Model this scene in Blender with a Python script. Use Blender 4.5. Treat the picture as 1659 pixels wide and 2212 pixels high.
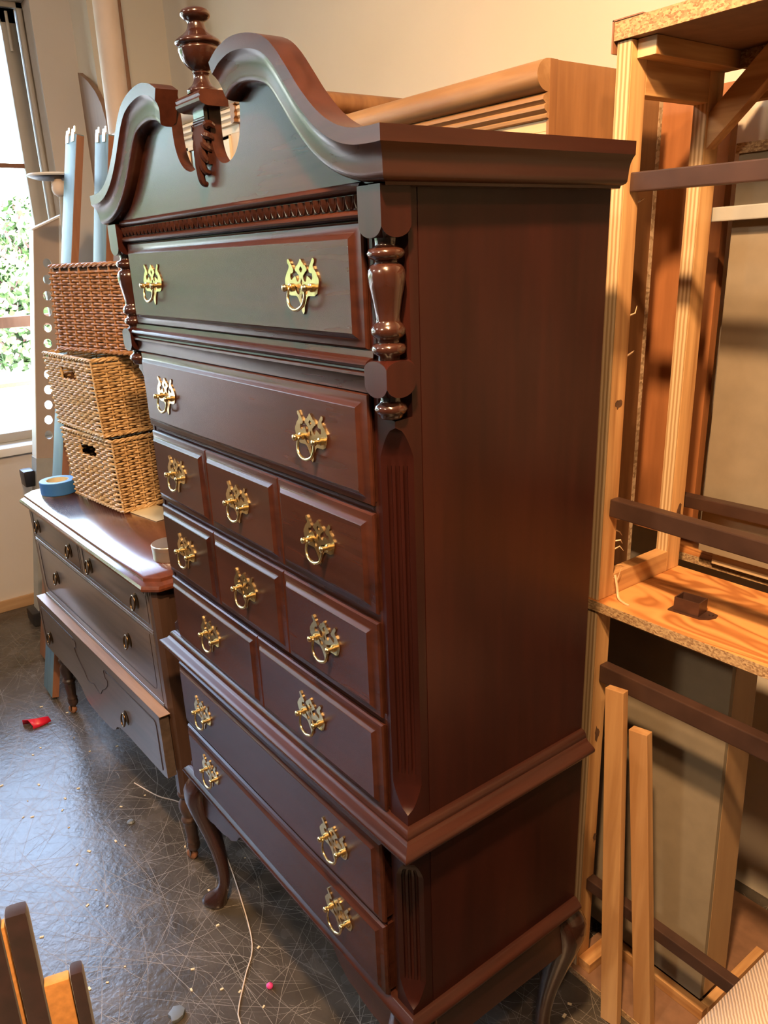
import bpy, bmesh, math, random
from mathutils import Vector, Matrix
from mathutils.geometry import tessellate_polygon

for o in list(bpy.data.objects):
    bpy.data.objects.remove(o, do_unlink=True)
random.seed(7)
scene = bpy.context.scene
COL = scene.collection
PI = math.pi

# ------------------------------------------------------------------ camera
RW, RH = 1659, 2212
CAM = Vector((0.811, -0.6335, 1.7453))
YAW, PITCH, ROLL, FPX = -0.9433, -0.3384, -0.0439, 1688.2
cy, sy, cp, sp, cr, sr = (math.cos(YAW), math.sin(YAW), math.cos(PITCH), math.sin(PITCH), math.cos(ROLL), math.sin(ROLL))
fwd = Vector((sy*cp, cy*cp, sp)); rt = Vector((cy, -sy, 0)); up = rt.cross(fwd)
rt2 = cr*rt + sr*up; up2 = -sr*rt + cr*up
cam_d = bpy.data.cameras.new('camera'); cam = bpy.data.objects.new('camera', cam_d); COL.objects.link(cam)
cam_d.sensor_fit = 'VERTICAL'; cam_d.sensor_height = 36.0; cam_d.sensor_width = 36.0*RW/RH
cam_d.lens = FPX/RH*36.0
cam_d.shift_x = 25.1/RH; cam_d.shift_y = 34.56/RH
cam_d.clip_start = 0.02; cam_d.clip_end = 300
m3 = Matrix((rt2, up2, -fwd)).transposed().to_4x4()
m3.translation = CAM
cam.matrix_world = m3
scene.camera = cam

# ------------------------------------------------------------------ sky, sun, exposure
world = bpy.data.worlds.new('world'); scene.world = world
world.use_nodes = True
wn = world.node_tree; wn.nodes.clear()
sky = wn.nodes.new('ShaderNodeTexSky'); sky.sky_type = 'NISHITA'; sky.sun_disc = False
sky.sun_elevation = math.radians(50); sky.sun_rotation = math.radians(100); sky.dust_density = 3.0; sky.air_density = 1.0
hs = wn.nodes.new('ShaderNodeHueSaturation'); hs.inputs['Saturation'].default_value = 0.8
bg = wn.nodes.new('ShaderNodeBackground'); bg.inputs['Strength'].default_value = 7.6
wo = wn.nodes.new('ShaderNodeOutputWorld')
wn.links.new(sky.outputs[0], hs.inputs['Color']); wn.links.new(hs.outputs[0], bg.inputs['Color']); wn.links.new(bg.outputs[0], wo.inputs['Surface'])

sun_d = bpy.data.lights.new('sun', 'SUN'); sun_d.energy = 5.0; sun_d.angle = math.radians(0.6); sun_d.color = (1.0, 0.95, 0.86)
sun = bpy.data.objects.new('sun', sun_d); COL.objects.link(sun)
sun.location = (6, -3, 9)
sun.rotation_euler = Vector((0.62, 0.2, 0.76)).to_track_quat('Z', 'Y').to_euler()

def lamp(name, loc, target, size, power, color, spread=180):
    d = bpy.data.lights.new(name, 'AREA'); d.shape = 'DISK'; d.size = size; d.energy = power; d.color = color
    d.spread = math.radians(spread)
    o = bpy.data.objects.new(name, d); COL.objects.link(o)
    o.location = loc
    o.rotation_euler = (Vector(loc)-Vector(target)).to_track_quat('Z', 'Y').to_euler()
    return o
WARM = (1.0, 0.59, 0.29)
LAMPS = [((0.62, -0.60, 3.02), (0.0, 0.3, 0.9), 0.13, 122), ((1.30, -0.95, 3.10), (0.7, 0.9, 1.3), 0.13, 38)]
FILLS = [((0.25, -2.7, 3.25), (0.2, -0.6, 0.8), 0.34, 42), ((-1.9, -2.5, 3.25), (-1.9, -1.0, 0.5), 0.34, 26)]  # fill lights added to raise the room's brightness, no known source
for i, (l, t, s, p) in enumerate(LAMPS):
    lamp('lamp_or_fill_light', l, t, s, p, WARM)
for i, (l, t, s, p) in enumerate(FILLS):
    lamp('lamp_or_fill_light', l, t, s, p, ((1.0, 0.78, 0.54), (1.0, 0.93, 0.84))[i])

scene.view_settings.view_transform = 'Standard'
scene.view_settings.look = 'None'
scene.view_settings.gamma = 1.0
scene.view_settings.use_curve_mapping = False
scene.view_settings.exposure = -0.08
cyc = scene.cycles
cyc.use_denoising = True
cyc.max_bounces = 8; cyc.diffuse_bounces = 4; cyc.glossy_bounces = 4; cyc.transmission_bounces = 6; cyc.transparent_max_bounces = 8
cyc.sample_clamp_indirect = 6.0
cyc.caustics_reflective = False; cyc.caustics_refractive = False

# ------------------------------------------------------------------ helpers
WM = {}
def wm(o):
    return WM.get(o.name, Matrix()) if o else Matrix()

def tag(o, label=None, cat=None, group=None, kind=None):
    if label: o['label'] = label
    if cat: o['category'] = cat
    if group: o['group'] = group
    if kind: o['kind'] = kind
    return o

def thing(name, label, cat, loc=(0, 0, 0), rz=0.0, group=None, kind=None):
    o = bpy.data.objects.new(name, None); COL.objects.link(o)
    o.empty_display_size = 0.1
    m = Matrix.Translation(loc) @ Matrix.Rotation(rz, 4, 'Z')
    o.matrix_basis = m; WM[o.name] = m
    return tag(o, label, cat, group, kind)

def place(name, mesh, parent=None, mw=None):
    o = bpy.data.objects.new(name, mesh); COL.objects.link(o)
    mw = mw or Matrix()
    if parent:
        o.parent = parent
        o.matrix_basis = wm(parent).inverted() @ mw
    else:
        o.matrix_basis = mw
    WM[o.name] = mw
    return o

def catmull(pts, n=8, closed=False):
    pts = [Vector(p) for p in pts]; out = []
    N = len(pts)
    rng = range(N if closed else N-1)
    for i in rng:
        if closed:
            a, b, c, d = pts[(i-1) % N], pts[i], pts[(i+1) % N], pts[(i+2) % N]
        else:
            b, c = pts[i], pts[i+1]
            a = pts[i-1] if i > 0 else b*2-c
            d = pts[i+2] if i+2 < N else c*2-b
        for k in range(n):
            t = k/n
            out.append(0.5*((2*b)+(c-a)*t+(2*a-5*b+4*c-d)*t*t+(3*b-a-3*c+d)*t**3))
    if not closed: out.append(pts[-1])
    return out

class MB:
    """collects shapes, then links them as ONE mesh object"""
    def __init__(s): s.v = []; s.f = []
    def add(s, vs, fs, m=None):
        b = len(s.v)
        for v in vs:
            v = Vector(v)
            s.v.append(m @ v if m else v)
        for f in fs: s.f.append([i+b for i in f])
        return s
    def box(s, x0, x1, y0, y1, z0, z1, m=None):
        vs = [(x, y, z) for z in (z0, z1) for y in (y0, y1) for x in (x0, x1)]
        return s.add(vs, [(0, 2, 3, 1), (4, 5, 7, 6), (0, 1, 5, 4), (2, 6, 7, 3), (0, 4, 6, 2), (1, 3, 7, 5)], m)
    def prism(s, poly, fn, w0, w1, holes=()):
        """poly (u,v) with holes, extruded along w; fn(u,v,w)->xyz"""
        loops = [list(poly)]+[list(h) for h in holes]
        flat = [p for l in loops for p in l]; n = len(flat)
        tris = tessellate_polygon([[Vector((p[0], p[1], 0)) for p in l] for l in loops])
        vs = [fn(p[0], p[1], w0) for p in flat]+[fn(p[0], p[1], w1) for p in flat]
        fs = [tuple(t) for t in tris]+[tuple(i+n for i in reversed(t)) for t in tris]
        b = 0
        for l in loops:
            k = len(l)
            for i in range(k):
                j = (i+1) % k
                fs.append((b+i, b+j, b+j+n, b+i+n))
            b += k
        return s.add(vs, fs)
    def loft(s, rings, closed=True, cap0=True, cap1=True):
        n = len(rings[0]); vs = [v for r in rings for v in r]; fs = []
        for i in range(len(rings)-1):
            for j in range(n if closed else n-1):
                k = (j+1) % n
                fs.append((i*n+j, i*n+k, (i+1)*n+k, (i+1)*n+j))
        if closed and cap0: fs.append(tuple(range(n-1, -1, -1)))
        if closed and cap1: fs.append(tuple((len(rings)-1)*n+j for j in range(n)))
        return s.add(vs, fs)
    def lathe(s, prof, c, n=24, m=None, ang=2*PI, a0=0.0, caps=True):
        """prof [(r, z)] about the vertical through c"""
        rings = [[(c[0]+max(r, 1e-4)*math.cos(a0+2*PI*k/n), c[1]+max(r, 1e-4)*math.sin(a0+2*PI*k/n), c[2]+z) for k in range(n)] for r, z in prof]
        if m: rings = [[m @ Vector(p) for p in r] for r in rings]
        return s.loft(rings, True, caps, caps)
    def tube(s, pts, r, n=8, closed=False):
        pts = [Vector(p) for p in pts]; N = len(pts); rings = []; prev = None
        for i, p in enumerate(pts):
            if closed: d = pts[(i+1) % N]-pts[i-1]
            else: d = pts[min(i+1, N-1)]-pts[max(i-1, 0)]
            if d.length < 1e-9: d = Vector((0, 0, 1))
            d.normalize()
            if prev is None:
                a = Vector((0, 0, 1)) if abs(d.z) < 0.9 else Vector((1, 0, 0))
                u = d.cross(a).normalized()
            else:
                u = (prev-d*prev.dot(d))
                u = u.normalized() if u.length > 1e-6 else d.orthogonal().normalized()
            prev = u; w = d.cross(u)
            rr = r[i] if isinstance(r, (list, tuple)) else r
            rings.append([p+(u*math.cos(2*PI*k/n)+w*math.sin(2*PI*k/n))*rr for k in range(n)])
        if closed:
            rings.append(rings[0])
            return s.loft(rings, True, False, False)
        return s.loft(rings)
    def obox(s, c, ax, ay, az, hx, hy, hz):
        c, ax, ay, az = Vector(c), Vector(ax), Vector(ay), Vector(az)
        vs = [c+ax*(hx*i)+ay*(hy*j)+az*(hz*k) for k in (-1, 1) for j in (-1, 1) for i in (-1, 1)]
        return s.add(vs, [(0, 2, 3, 1), (4, 5, 7, 6), (0, 1, 5, 4), (2, 6, 7, 3), (0, 4, 6, 2), (1, 3, 7, 5)])
    def beam(s, p0, p1, w, h, side=(0, 0, 1)):
        """bar between two points; w across, h along 'side'"""
        p0, p1 = Vector(p0), Vector(p1); d = (p1-p0); L = d.length; d.normalize()
        sd = Vector(side); sd = (sd-d*sd.dot(d)).normalized(); o = d.cross(sd)
        return s.obox((p0+p1)/2, d, o, sd, L/2, w/2, h/2)
    def mesh(s, name, mat, smooth=35, bev=0, m=None, origin=None):
        me = bpy.data.meshes.new(name)
        vs = [m @ v for v in s.v] if m else s.v
        me.from_pydata([tuple(v) for v in vs], [], s.f)
        bm = bmesh.new(); bm.from_mesh(me)
        bmesh.ops.remove_doubles(bm, verts=bm.verts, dist=1e-6)
        bmesh.ops.recalc_face_normals(bm, faces=bm.faces)
        if bev:
            es = [e for e in bm.edges if len(e.link_faces) == 2 and e.calc_face_angle(0) > 0.6]
            bmesh.ops.bevel(bm, geom=es, offset=bev, segments=2, profile=0.6, affect='EDGES', clamp_overlap=True)
        bm.to_mesh(me); bm.free()
        if mat: me.materials.append(mat)
        if smooth:
            me.shade_smooth()
            try: me.set_sharp_from_angle(angle=math.radians(smooth))
            except Exception: pass
        return me
    def build(s, name, mat, parent=None, smooth=35, bev=0, local=False, label=None, cat=None, group=None, kind=None):
        vs = s.v
        frame = wm(parent) if (local and parent) else Matrix()
        lo = [min(v[i] for v in vs) for i in range(3)]; hi = [max(v[i] for v in vs) for i in range(3)]
        c = Vector(((lo[0]+hi[0])/2, (lo[1]+hi[1])/2, lo[2]))
        me = s.mesh(name, mat, smooth, bev, Matrix.Translation(-c))
        o = place(name, me, parent, frame @ Matrix.Translation(c))
        return tag(o, label, cat, group, kind)

def XZ(u, v, w): return (u, w, v)       # polygon in x,z extruded along y
def YZ(u, v, w): return (w, u, v)       # polygon in y,z extruded along x
def XY(u, v, w): return (u, v, w)

# ------------------------------------------------------------------ materials
def nodes_of(name):
    m = bpy.data.materials.new(name); m.use_nodes = True
    nt = m.node_tree; b = nt.nodes['Principled BSDF']
    return m, nt, b
def N(nt, t, **kw):
    n = nt.nodes.new(t)
    for k, v in kw.items():
        if k in n.inputs: n.inputs[k].default_value = v
        else: setattr(n, k, v)
    return n
def ramp(nt, stops):
    r = nt.nodes.new('ShaderNodeValToRGB'); e = r.color_ramp.elements
    while len(e) < len(stops): e.new(0.5)
    for i, (p, c) in enumerate(stops):
        e[i].position = p; e[i].color = (*c, 1) if len(c) == 3 else c
    return r
def coords(nt, scale, rnd=True, rot=(0, 0, 0)):
    tc = nt.nodes.new('ShaderNodeTexCoord'); mp = nt.nodes.new('ShaderNodeMapping')
    mp.inputs['Scale'].default_value = scale; mp.inputs['Rotation'].default_value = rot
    src = tc.outputs['Object']
    if rnd:
        oi = nt.nodes.new('ShaderNodeObjectInfo'); ml = N(nt, 'ShaderNodeVectorMath', operation='SCALE'); ml.inputs['Scale'].default_value = 37.0
        cb = nt.nodes.new('ShaderNodeCombineXYZ')
        for k in range(3): nt.links.new(oi.outputs['Random'], cb.inputs[k])
        nt.links.new(cb.outputs[0], ml.inputs[0])
        ad = N(nt, 'ShaderNodeVectorMath', operation='ADD')
        nt.links.new(src, ad.inputs[0]); nt.links.new(ml.outputs[0], ad.inputs[1]); src = ad.outputs[0]
    nt.links.new(src, mp.inputs['Vector'])
    return mp.outputs[0]
def bump(nt, b, h, strength, dist=0.002):
    bp = N(nt, 'ShaderNodeBump', Strength=strength, Distance=dist)
    nt.links.new(h, bp.inputs['Height']); nt.links.new(bp.outputs[0], b.inputs['Normal'])
    return bp

def plain(name, col, rough=0.5, metal=0.0, var=0.06, scale=8.0, bmp=0.0, coat=0.0, spec=0.5):
    m, nt, b = nodes_of(name)
    v = coords(nt, (scale,)*3)
    nz = N(nt, 'ShaderNodeTexNoise', Scale=1.0, Detail=4.0); nt.links.new(v, nz.inputs['Vector'])
    c0 = tuple(max(0, c*(1-var)) for c in col); c1 = tuple(min(1, c*(1+var)) for c in col)
    r = ramp(nt, [(0.3, c0), (0.7, c1)]); nt.links.new(nz.outputs[0], r.inputs[0]); nt.links.new(r.outputs[0], b.inputs['Base Color'])
    b.inputs['Roughness'].default_value = rough; b.inputs['Metallic'].default_value = metal
    b.inputs['Coat Weight'].default_value = coat; b.inputs['Specular IOR Level'].default_value = spec
    if bmp: bump(nt, b, nz.outputs[0], bmp)
    return m

def wood(name, dark, light, axis='x', fine=60.0, broad=7.0, stretch=0.08, rough=0.4, coat=0.0, bmp=0.05, contrast=1.0, coat_rough=0.15, spec=0.5, band=(0.36, 0.82), rvar=0.07):
    m, nt, b = nodes_of(name)
    ai = 'xyz'.index(axis)
    s1 = [broad]*3; s1[ai] = broad*stretch*2
    s2 = [fine]*3; s2[ai] = fine*stretch
    v1 = coords(nt, tuple(s1)); v2 = coords(nt, tuple(s2))
    n1 = N(nt, 'ShaderNodeTexNoise', Scale=1.0, Detail=5.0, Distortion=0.6); nt.links.new(v1, n1.inputs['Vector'])
    n2 = N(nt, 'ShaderNodeTexNoise', Scale=1.0, Detail=3.0); nt.links.new(v2, n2.inputs['Vector'])
    mx = N(nt, 'ShaderNodeMath', operation='MULTIPLY_ADD'); mx.inputs[1].default_value = 0.45*contrast
    nt.links.new(n2.outputs[0], mx.inputs[0]); 
    m2 = N(nt, 'ShaderNodeMath', operation='MULTIPLY'); m2.inputs[1].default_value = 0.75
    nt.links.new(n1.outputs[0], m2.inputs[0]); nt.links.new(m2.outputs[0], mx.inputs[2])
    r = ramp(nt, [(band[0], dark), (band[1], light)]); nt.links.new(mx.outputs[0], r.inputs[0]); nt.links.new(r.outputs[0], b.inputs['Base Color'])
    rr = N(nt, 'ShaderNodeMapRange'); rr.inputs['To Min'].default_value = rough*(1-rvar); rr.inputs['To Max'].default_value = rough*(1+rvar)
    nt.links.new(n2.outputs[0], rr.inputs['Value']); nt.links.new(rr.outputs[0], b.inputs['Roughness'])
    b.inputs['Coat Weight'].default_value = coat; b.inputs['Coat Roughness'].default_value = coat_rough; b.inputs['Specular IOR Level'].default_value = spec
    if bmp: bump(nt, b, n2.outputs[0], bmp, 0.001)
    return m

def plymat(name, axis='x'):
    """plywood edge: plies along the thickness axis"""
    m, nt, b = nodes_of(name)
    tc = nt.nodes.new('ShaderNodeTexCoord')
    sx = nt.nodes.new('ShaderNodeSeparateXYZ'); nt.links.new(tc.outputs['Object'], sx.inputs[0])
    nz = N(nt, 'ShaderNodeTexNoise', Scale=25.0, Detail=2.0); nt.links.new(tc.outputs['Object'], nz.inputs['Vector'])
    mm = N(nt, 'ShaderNodeMath', operation='MULTIPLY_ADD'); mm.inputs[1].default_value = 0.002
    nt.links.new(nz.outputs[0], mm.inputs[0]); nt.links.new(sx.outputs['XYZ'.index(axis.upper())], mm.inputs[2])
    f = N(nt, 'ShaderNodeMath', operation='MULTIPLY'); f.inputs[1].default_value = 2*PI/0.0085; nt.links.new(mm.outputs[0], f.inputs[0])
    sn = N(nt, 'ShaderNodeMath', operation='SINE'); nt.links.new(f.outputs[0], sn.inputs[0])
    mr = N(nt, 'ShaderNodeMapRange'); mr.inputs['From Min'].default_value = -1; nt.links.new(sn.outputs[0], mr.inputs['Value'])
    r = ramp(nt, [(0.25, (0.42, 0.27, 0.13)), (0.7, (0.66, 0.50, 0.30))]); nt.links.new(mr.outputs[0], r.inputs[0])
    nt.links.new(r.outputs[0], b.inputs['Base Color']); b.inputs['Roughness'].default_value = 0.75
    bump(nt, b, mr.outputs[0], 0.25, 0.001)
    return m

def chipmat(name, c0, c1, scale=160):
    m, nt, b = nodes_of(name)
    v = coords(nt, (scale, scale, scale*1.6))
    vo = N(nt, 'ShaderNodeTexVoronoi', Scale=1.0); nt.links.new(v, vo.inputs['Vector'])
    r = ramp(nt, [(0.0, c0), (0.45, tuple((a+c)/2 for a, c in zip(c0, c1))), (0.9, c1)])
    sc = nt.nodes.new('ShaderNodeSeparateColor'); nt.links.new(vo.outputs['Color'], sc.inputs[0])
    nt.links.new(sc.outputs[0], r.inputs[0]); nt.links.new(r.outputs[0], b.inputs['Base Color']); b.inputs['Roughness'].default_value = 0.8
    bump(nt, b, sc.outputs[0], 0.4, 0.001)
    return m

CHERRY_X = wood('cherry_horizontal', (0.018, 0.0058, 0.0040), (0.060, 0.0190, 0.0112), 'x', rough=0.27, bmp=0.0, spec=0.27, rvar=0.0)
CHERRY_Z = wood('cherry_vertical', (0.016, 0.0040, 0.0030), (0.042, 0.0098, 0.0068), 'z', rough=0.30, bmp=0.0, contrast=0.7, spec=0.28, rvar=0.0)
CHERRY_Y = wood('cherry_depth', (0.016, 0.0046, 0.0036), (0.050, 0.0155, 0.0098), 'y', rough=0.30, bmp=0.0, spec=0.45)
CHERRY_T = wood('cherry_turned', (0.014, 0.0045, 0.0034), (0.046, 0.016, 0.0100), 'z', rough=0.22, coat=0.7, bmp=0.0, coat_rough=0.08)
CHERRY_D = plain('cherry_shadow_interior', (0.018, 0.007, 0.005), 0.6)
WALNUT_X = wood('dresser_walnut_horizontal', (0.045, 0.033, 0.028), (0.150, 0.112, 0.092), 'x', rough=0.30, coat=0.45, bmp=0.0, coat_rough=0.2)
WALNUT_Z = wood('dresser_walnut_vertical', (0.022, 0.012, 0.009), (0.075, 0.042, 0.030), 'z', rough=0.36, coat=0.3, bmp=0.04, coat_rough=0.25)
WALNUT_TOP = wood('dresser_top_mahogany', (0.045, 0.012, 0.007), (0.15, 0.045, 0.022), 'x', rough=0.22, coat=0.6, bmp=0.03, coat_rough=0.12)
RAWEDGE = wood('worn_drawer_edge', (0.16, 0.085, 0.045), (0.36, 0.22, 0.13), 'x', rough=0.45)
BRASS = plain('polished_brass', (0.76, 0.60, 0.32), 0.22, 1.0, 0.05, 60)
BRASS_D = plain('aged_brass', (0.16, 0.105, 0.06), 0.3, 1.0, 0.25, 60)
OAK_X = wood('oak_horizontal', (0.27, 0.145, 0.062), (0.48, 0.295, 0.15), 'x', rough=0.45, bmp=0.1, band=(0.48, 0.78))
OAK_Z = wood('oak_side_vertical', (0.20, 0.090, 0.036), (0.34, 0.17, 0.068), 'z', rough=0.5, bmp=0.06, band=(0.45, 0.8))
OAK_L = wood('oak_face_frame_pale', (0.55, 0.38, 0.21), (0.74, 0.56, 0.35), 'x', rough=0.5, bmp=0.08)
OAK_LZ = wood('oak_stile_pale', (0.55, 0.38, 0.21), (0.74, 0.56, 0.35), 'z', rough=0.5, bmp=0.08)
CREAMW = wood('cream_moulding', (0.62, 0.51, 0.39), (0.80, 0.70, 0.56), 'x', rough=0.5, bmp=0.05)
BROWNSIDE = wood('red_brown_cabinet_side', (0.17, 0.07, 0.035), (0.32, 0.15, 0.08), 'z', rough=0.45)
PINE_Z = wood('pine_vertical', (0.36, 0.17, 0.058), (0.74, 0.46, 0.205), 'z', fine=55, broad=9, stretch=0.05, rough=0.6, bmp=0.12, contrast=1.2, band=(0.50, 0.80) )
PINE_Y = wood('pine_depth', (0.36, 0.17, 0.058), (0.74, 0.46, 0.205), 'y', fine=55, broad=9, stretch=0.05, rough=0.6, bmp=0.12, contrast=1.2, band=(0.50, 0.80) )
PINE_X = wood('pine_horizontal', (0.36, 0.17, 0.058), (0.74, 0.46, 0.205), 'x', fine=55, broad=9, stretch=0.05, rough=0.6, bmp=0.12, contrast=1.2, band=(0.50, 0.80) )
PINE_S = wood('pine_stick_smooth', (0.40, 0.21, 0.085), (0.66, 0.41, 0.19), 'z', fine=45, broad=7, stretch=0.05, rough=0.55, bmp=0.05, band=(0.48, 0.78))
REDPINE = wood('red_stained_board', (0.27, 0.10, 0.035), (0.46, 0.19, 0.07), 'z', rough=0.5)
PLY_X = plymat('plywood_edge', 'x')
CHIP = chipmat('particle_board_edge', (0.23, 0.125, 0.06), (0.52, 0.36, 0.19), 230)
CHIP_F = plain('particle_board_face_brown', (0.22, 0.12, 0.07), 0.65, 0, 0.15, 30)
TANBOARD = plain('tan_fibreboard', (0.245, 0.205, 0.145), 0.75, 0, 0.07, 25, 0.05)
TANSIDE = wood('tan_board_side', (0.34, 0.21, 0.105), (0.44, 0.29, 0.15), 'z', rough=0.6)
BARMAT = plain('brown_painted_steel', (0.052, 0.027, 0.020), 0.42, 0.0, 0.25, 14, 0.08)
GREYBAR = plain('grey_painted_steel', (0.36, 0.37, 0.35), 0.45, 0.0, 0.08, 14)
BLACK = plain('black_plastic', (0.012, 0.012, 0.014), 0.4)
WICKER_L = wood('wicker_honey', (0.34, 0.19, 0.075), (0.78, 0.56, 0.29), 'z', fine=90, broad=60, stretch=1.0, rough=0.42, bmp=0.1)
WICKER_D = wood('wicker_chestnut', (0.24, 0.10, 0.035), (0.52, 0.25, 0.09), 'z', fine=90, broad=60, stretch=1.0, rough=0.42, bmp=0.1)
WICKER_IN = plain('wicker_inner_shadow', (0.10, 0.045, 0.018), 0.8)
BLUETAPE = plain('blue_masking_tape', (0.035, 0.16, 0.47), 0.55, 0, 0.05, 40)
BLUEPAINT = wood('pale_blue_milk_paint', (0.085, 0.165, 0.215), (0.19, 0.31, 0.37), 'z', fine=30, broad=6, rough=0.55, band=(0.45, 0.8))
RAILBROWN = wood('brown_rail_edge', (0.20, 0.085, 0.045), (0.33, 0.155, 0.085), 'z', rough=0.5)
STEEL = plain('bright_steel', (0.62, 0.63, 0.62), 0.28, 1.0, 0.05, 30)
BEIGESTEEL = plain('beige_painted_steel', (0.40, 0.32, 0.26), 0.5, 0, 0.04, 10)
WHITEP = plain('white_paint', (0.82, 0.80, 0.75), 0.45, 0, 0.03, 10)
TUBEMAT = plain('pale_cardboard_tube', (0.70, 0.58, 0.48), 0.6, 0, 0.05, 10)
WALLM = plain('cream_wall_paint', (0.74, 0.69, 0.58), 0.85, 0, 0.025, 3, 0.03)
WALLDK = plain('darkened_far_wall', (0.20, 0.16, 0.13), 0.85, 0, 0.03, 3)  # unseen walls darkened to cut their reflection in the chest's side
WALLW = plain('window_wall_paint', (0.66, 0.61, 0.55), 0.85, 0, 0.03, 3, 0.03)
CEILM = plain('ceiling_paint', (0.70, 0.68, 0.62), 0.9, 0, 0.02, 3)
BASEM = wood('tan_baseboard', (0.42, 0.25, 0.12), (0.58, 0.38, 0.21), 'y', rough=0.55)
FRAMEM = plain('grey_window_frame', (0.46, 0.43, 0.37), 0.5, 0.0, 0.05, 8)
PINKM = plain('pink_plastic', (0.85, 0.08, 0.36), 0.4)
REDM = plain('red_plastic_scrap', (0.75, 0.02, 0.06), 0.35)
GREYM = plain('grey_plastic', (0.13, 0.15, 0.165), 0.5)
CABLEM = plain('pale_cord', (0.62, 0.53, 0.44), 0.6)
PAPERM = plain('cream_paper', (0.70, 0.60, 0.38), 0.8)
SILVER = plain('brushed_silver_can', (0.62, 0.58, 0.50), 0.3, 0.85, 0.08, 20)
VELVET = plain('dark_brown_velvet', (0.026, 0.0085, 0.008), 0.85, 0, 0.35, 30, 0.2)
VELVET.node_tree.nodes['Principled BSDF'].inputs['Sheen Weight'].default_value = 0.25
TANSUEDE = plain('tan_suede', (0.62, 0.28, 0.075), 0.85, 0, 0.16, 70, 0.2)

def floor_mat():
    m, nt, b = nodes_of('scratched_dark_floor')
    tc = nt.nodes.new('ShaderNodeTexCoord')
    cl = N(nt, 'ShaderNodeTexNoise', Scale=9.0, Detail=6.0); nt.links.new(tc.outputs['Object'], cl.inputs['Vector'])
    base = ramp(nt, [(0.35, (0.050, 0.044, 0.036)), (0.68, (0.095, 0.082, 0.068))]); nt.links.new(cl.outputs[0], base.inputs[0])
    nt.links.new(base.outputs[0], b.inputs['Base Color'])
    rr = N(nt, 'ShaderNodeMapRange'); rr.inputs['To Min'].default_value = 0.20; rr.inputs['To Max'].default_value = 0.32; nt.links.new(cl.outputs[0], rr.inputs['Value'])
    nt.links.new(rr.outputs[0], b.inputs['Roughness'])
    rel = N(nt, 'ShaderNodeTexNoise', Scale=55.0, Detail=3.0); nt.links.new(tc.outputs['Object'], rel.inputs['Vector'])
    bump(nt, b, rel.outputs[0], 0.45, 0.0028)
    return m
FLOORM = floor_mat()
SCRATCH = plain('scratch_white', (0.30, 0.27, 0.235), 0.5, 0, 0.3, 5)
SCRATCH2 = plain('scratch_fine', (0.20, 0.18, 0.155), 0.45, 0, 0.4, 5)

def shelf_ply(name='shelf_plywood_face'):
    """orange rotary-cut plywood with swirls and a knot"""
    m, nt, b = nodes_of(name)
    v = coords(nt, (2.0, 7.0, 5.0), rnd=True)
    nz = N(nt, 'ShaderNodeTexNoise', Scale=1.2, Detail=2.0, Distortion=1.2); nt.links.new(v, nz.inputs['Vector'])
    k = N(nt, 'ShaderNodeMath', operation='MULTIPLY'); k.inputs[1].default_value = 34.0; nt.links.new(nz.outputs[0], k.inputs[0])
    sn = N(nt, 'ShaderNodeMath', operation='SINE'); nt.links.new(k.outputs[0], sn.inputs[0])
    mr = N(nt, 'ShaderNodeMapRange'); mr.inputs['From Min'].default_value = -1; nt.links.new(sn.outputs[0], mr.inputs['Value'])
    r = ramp(nt, [(0.0, (0.40, 0.15, 0.04)), (0.5, (0.60, 0.27, 0.085)), (1.0, (0.68, 0.33, 0.11))]); nt.links.new(mr.outputs[0], r.inputs[0])
    nt.links.new(r.outputs[0], b.inputs['Base Color']); b.inputs['Roughness'].default_value = 0.55
    return m
SHELFPLY = shelf_ply()

def glass_mat():
    m = bpy.data.materials.new('window_glass'); m.use_nodes = True; nt = m.node_tree; nt.nodes.clear()
    out = nt.nodes.new('ShaderNodeOutputMaterial'); tr = nt.nodes.new('ShaderNodeBsdfTransparent'); gl = N(nt, 'ShaderNodeBsdfGlossy', Roughness=0.02)
    tr.inputs[0].default_value = (0.97, 0.985, 0.975, 1)
    fr = N(nt, 'ShaderNodeFresnel', IOR=1.25); mx = nt.nodes.new('ShaderNodeMixShader')
    nt.links.new(fr.outputs[0], mx.inputs[0]); nt.links.new(tr.outputs[0], mx.inputs[1]); nt.links.new(gl.outputs[0], mx.inputs[2]); nt.links.new(mx.outputs[0], out.inputs[0])
    return m
GLASS = glass_mat()
CABGLASS = plain('dark_cabinet_glass', (0.055, 0.028, 0.018), 0.12, 0, 0.1, 4)

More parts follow.
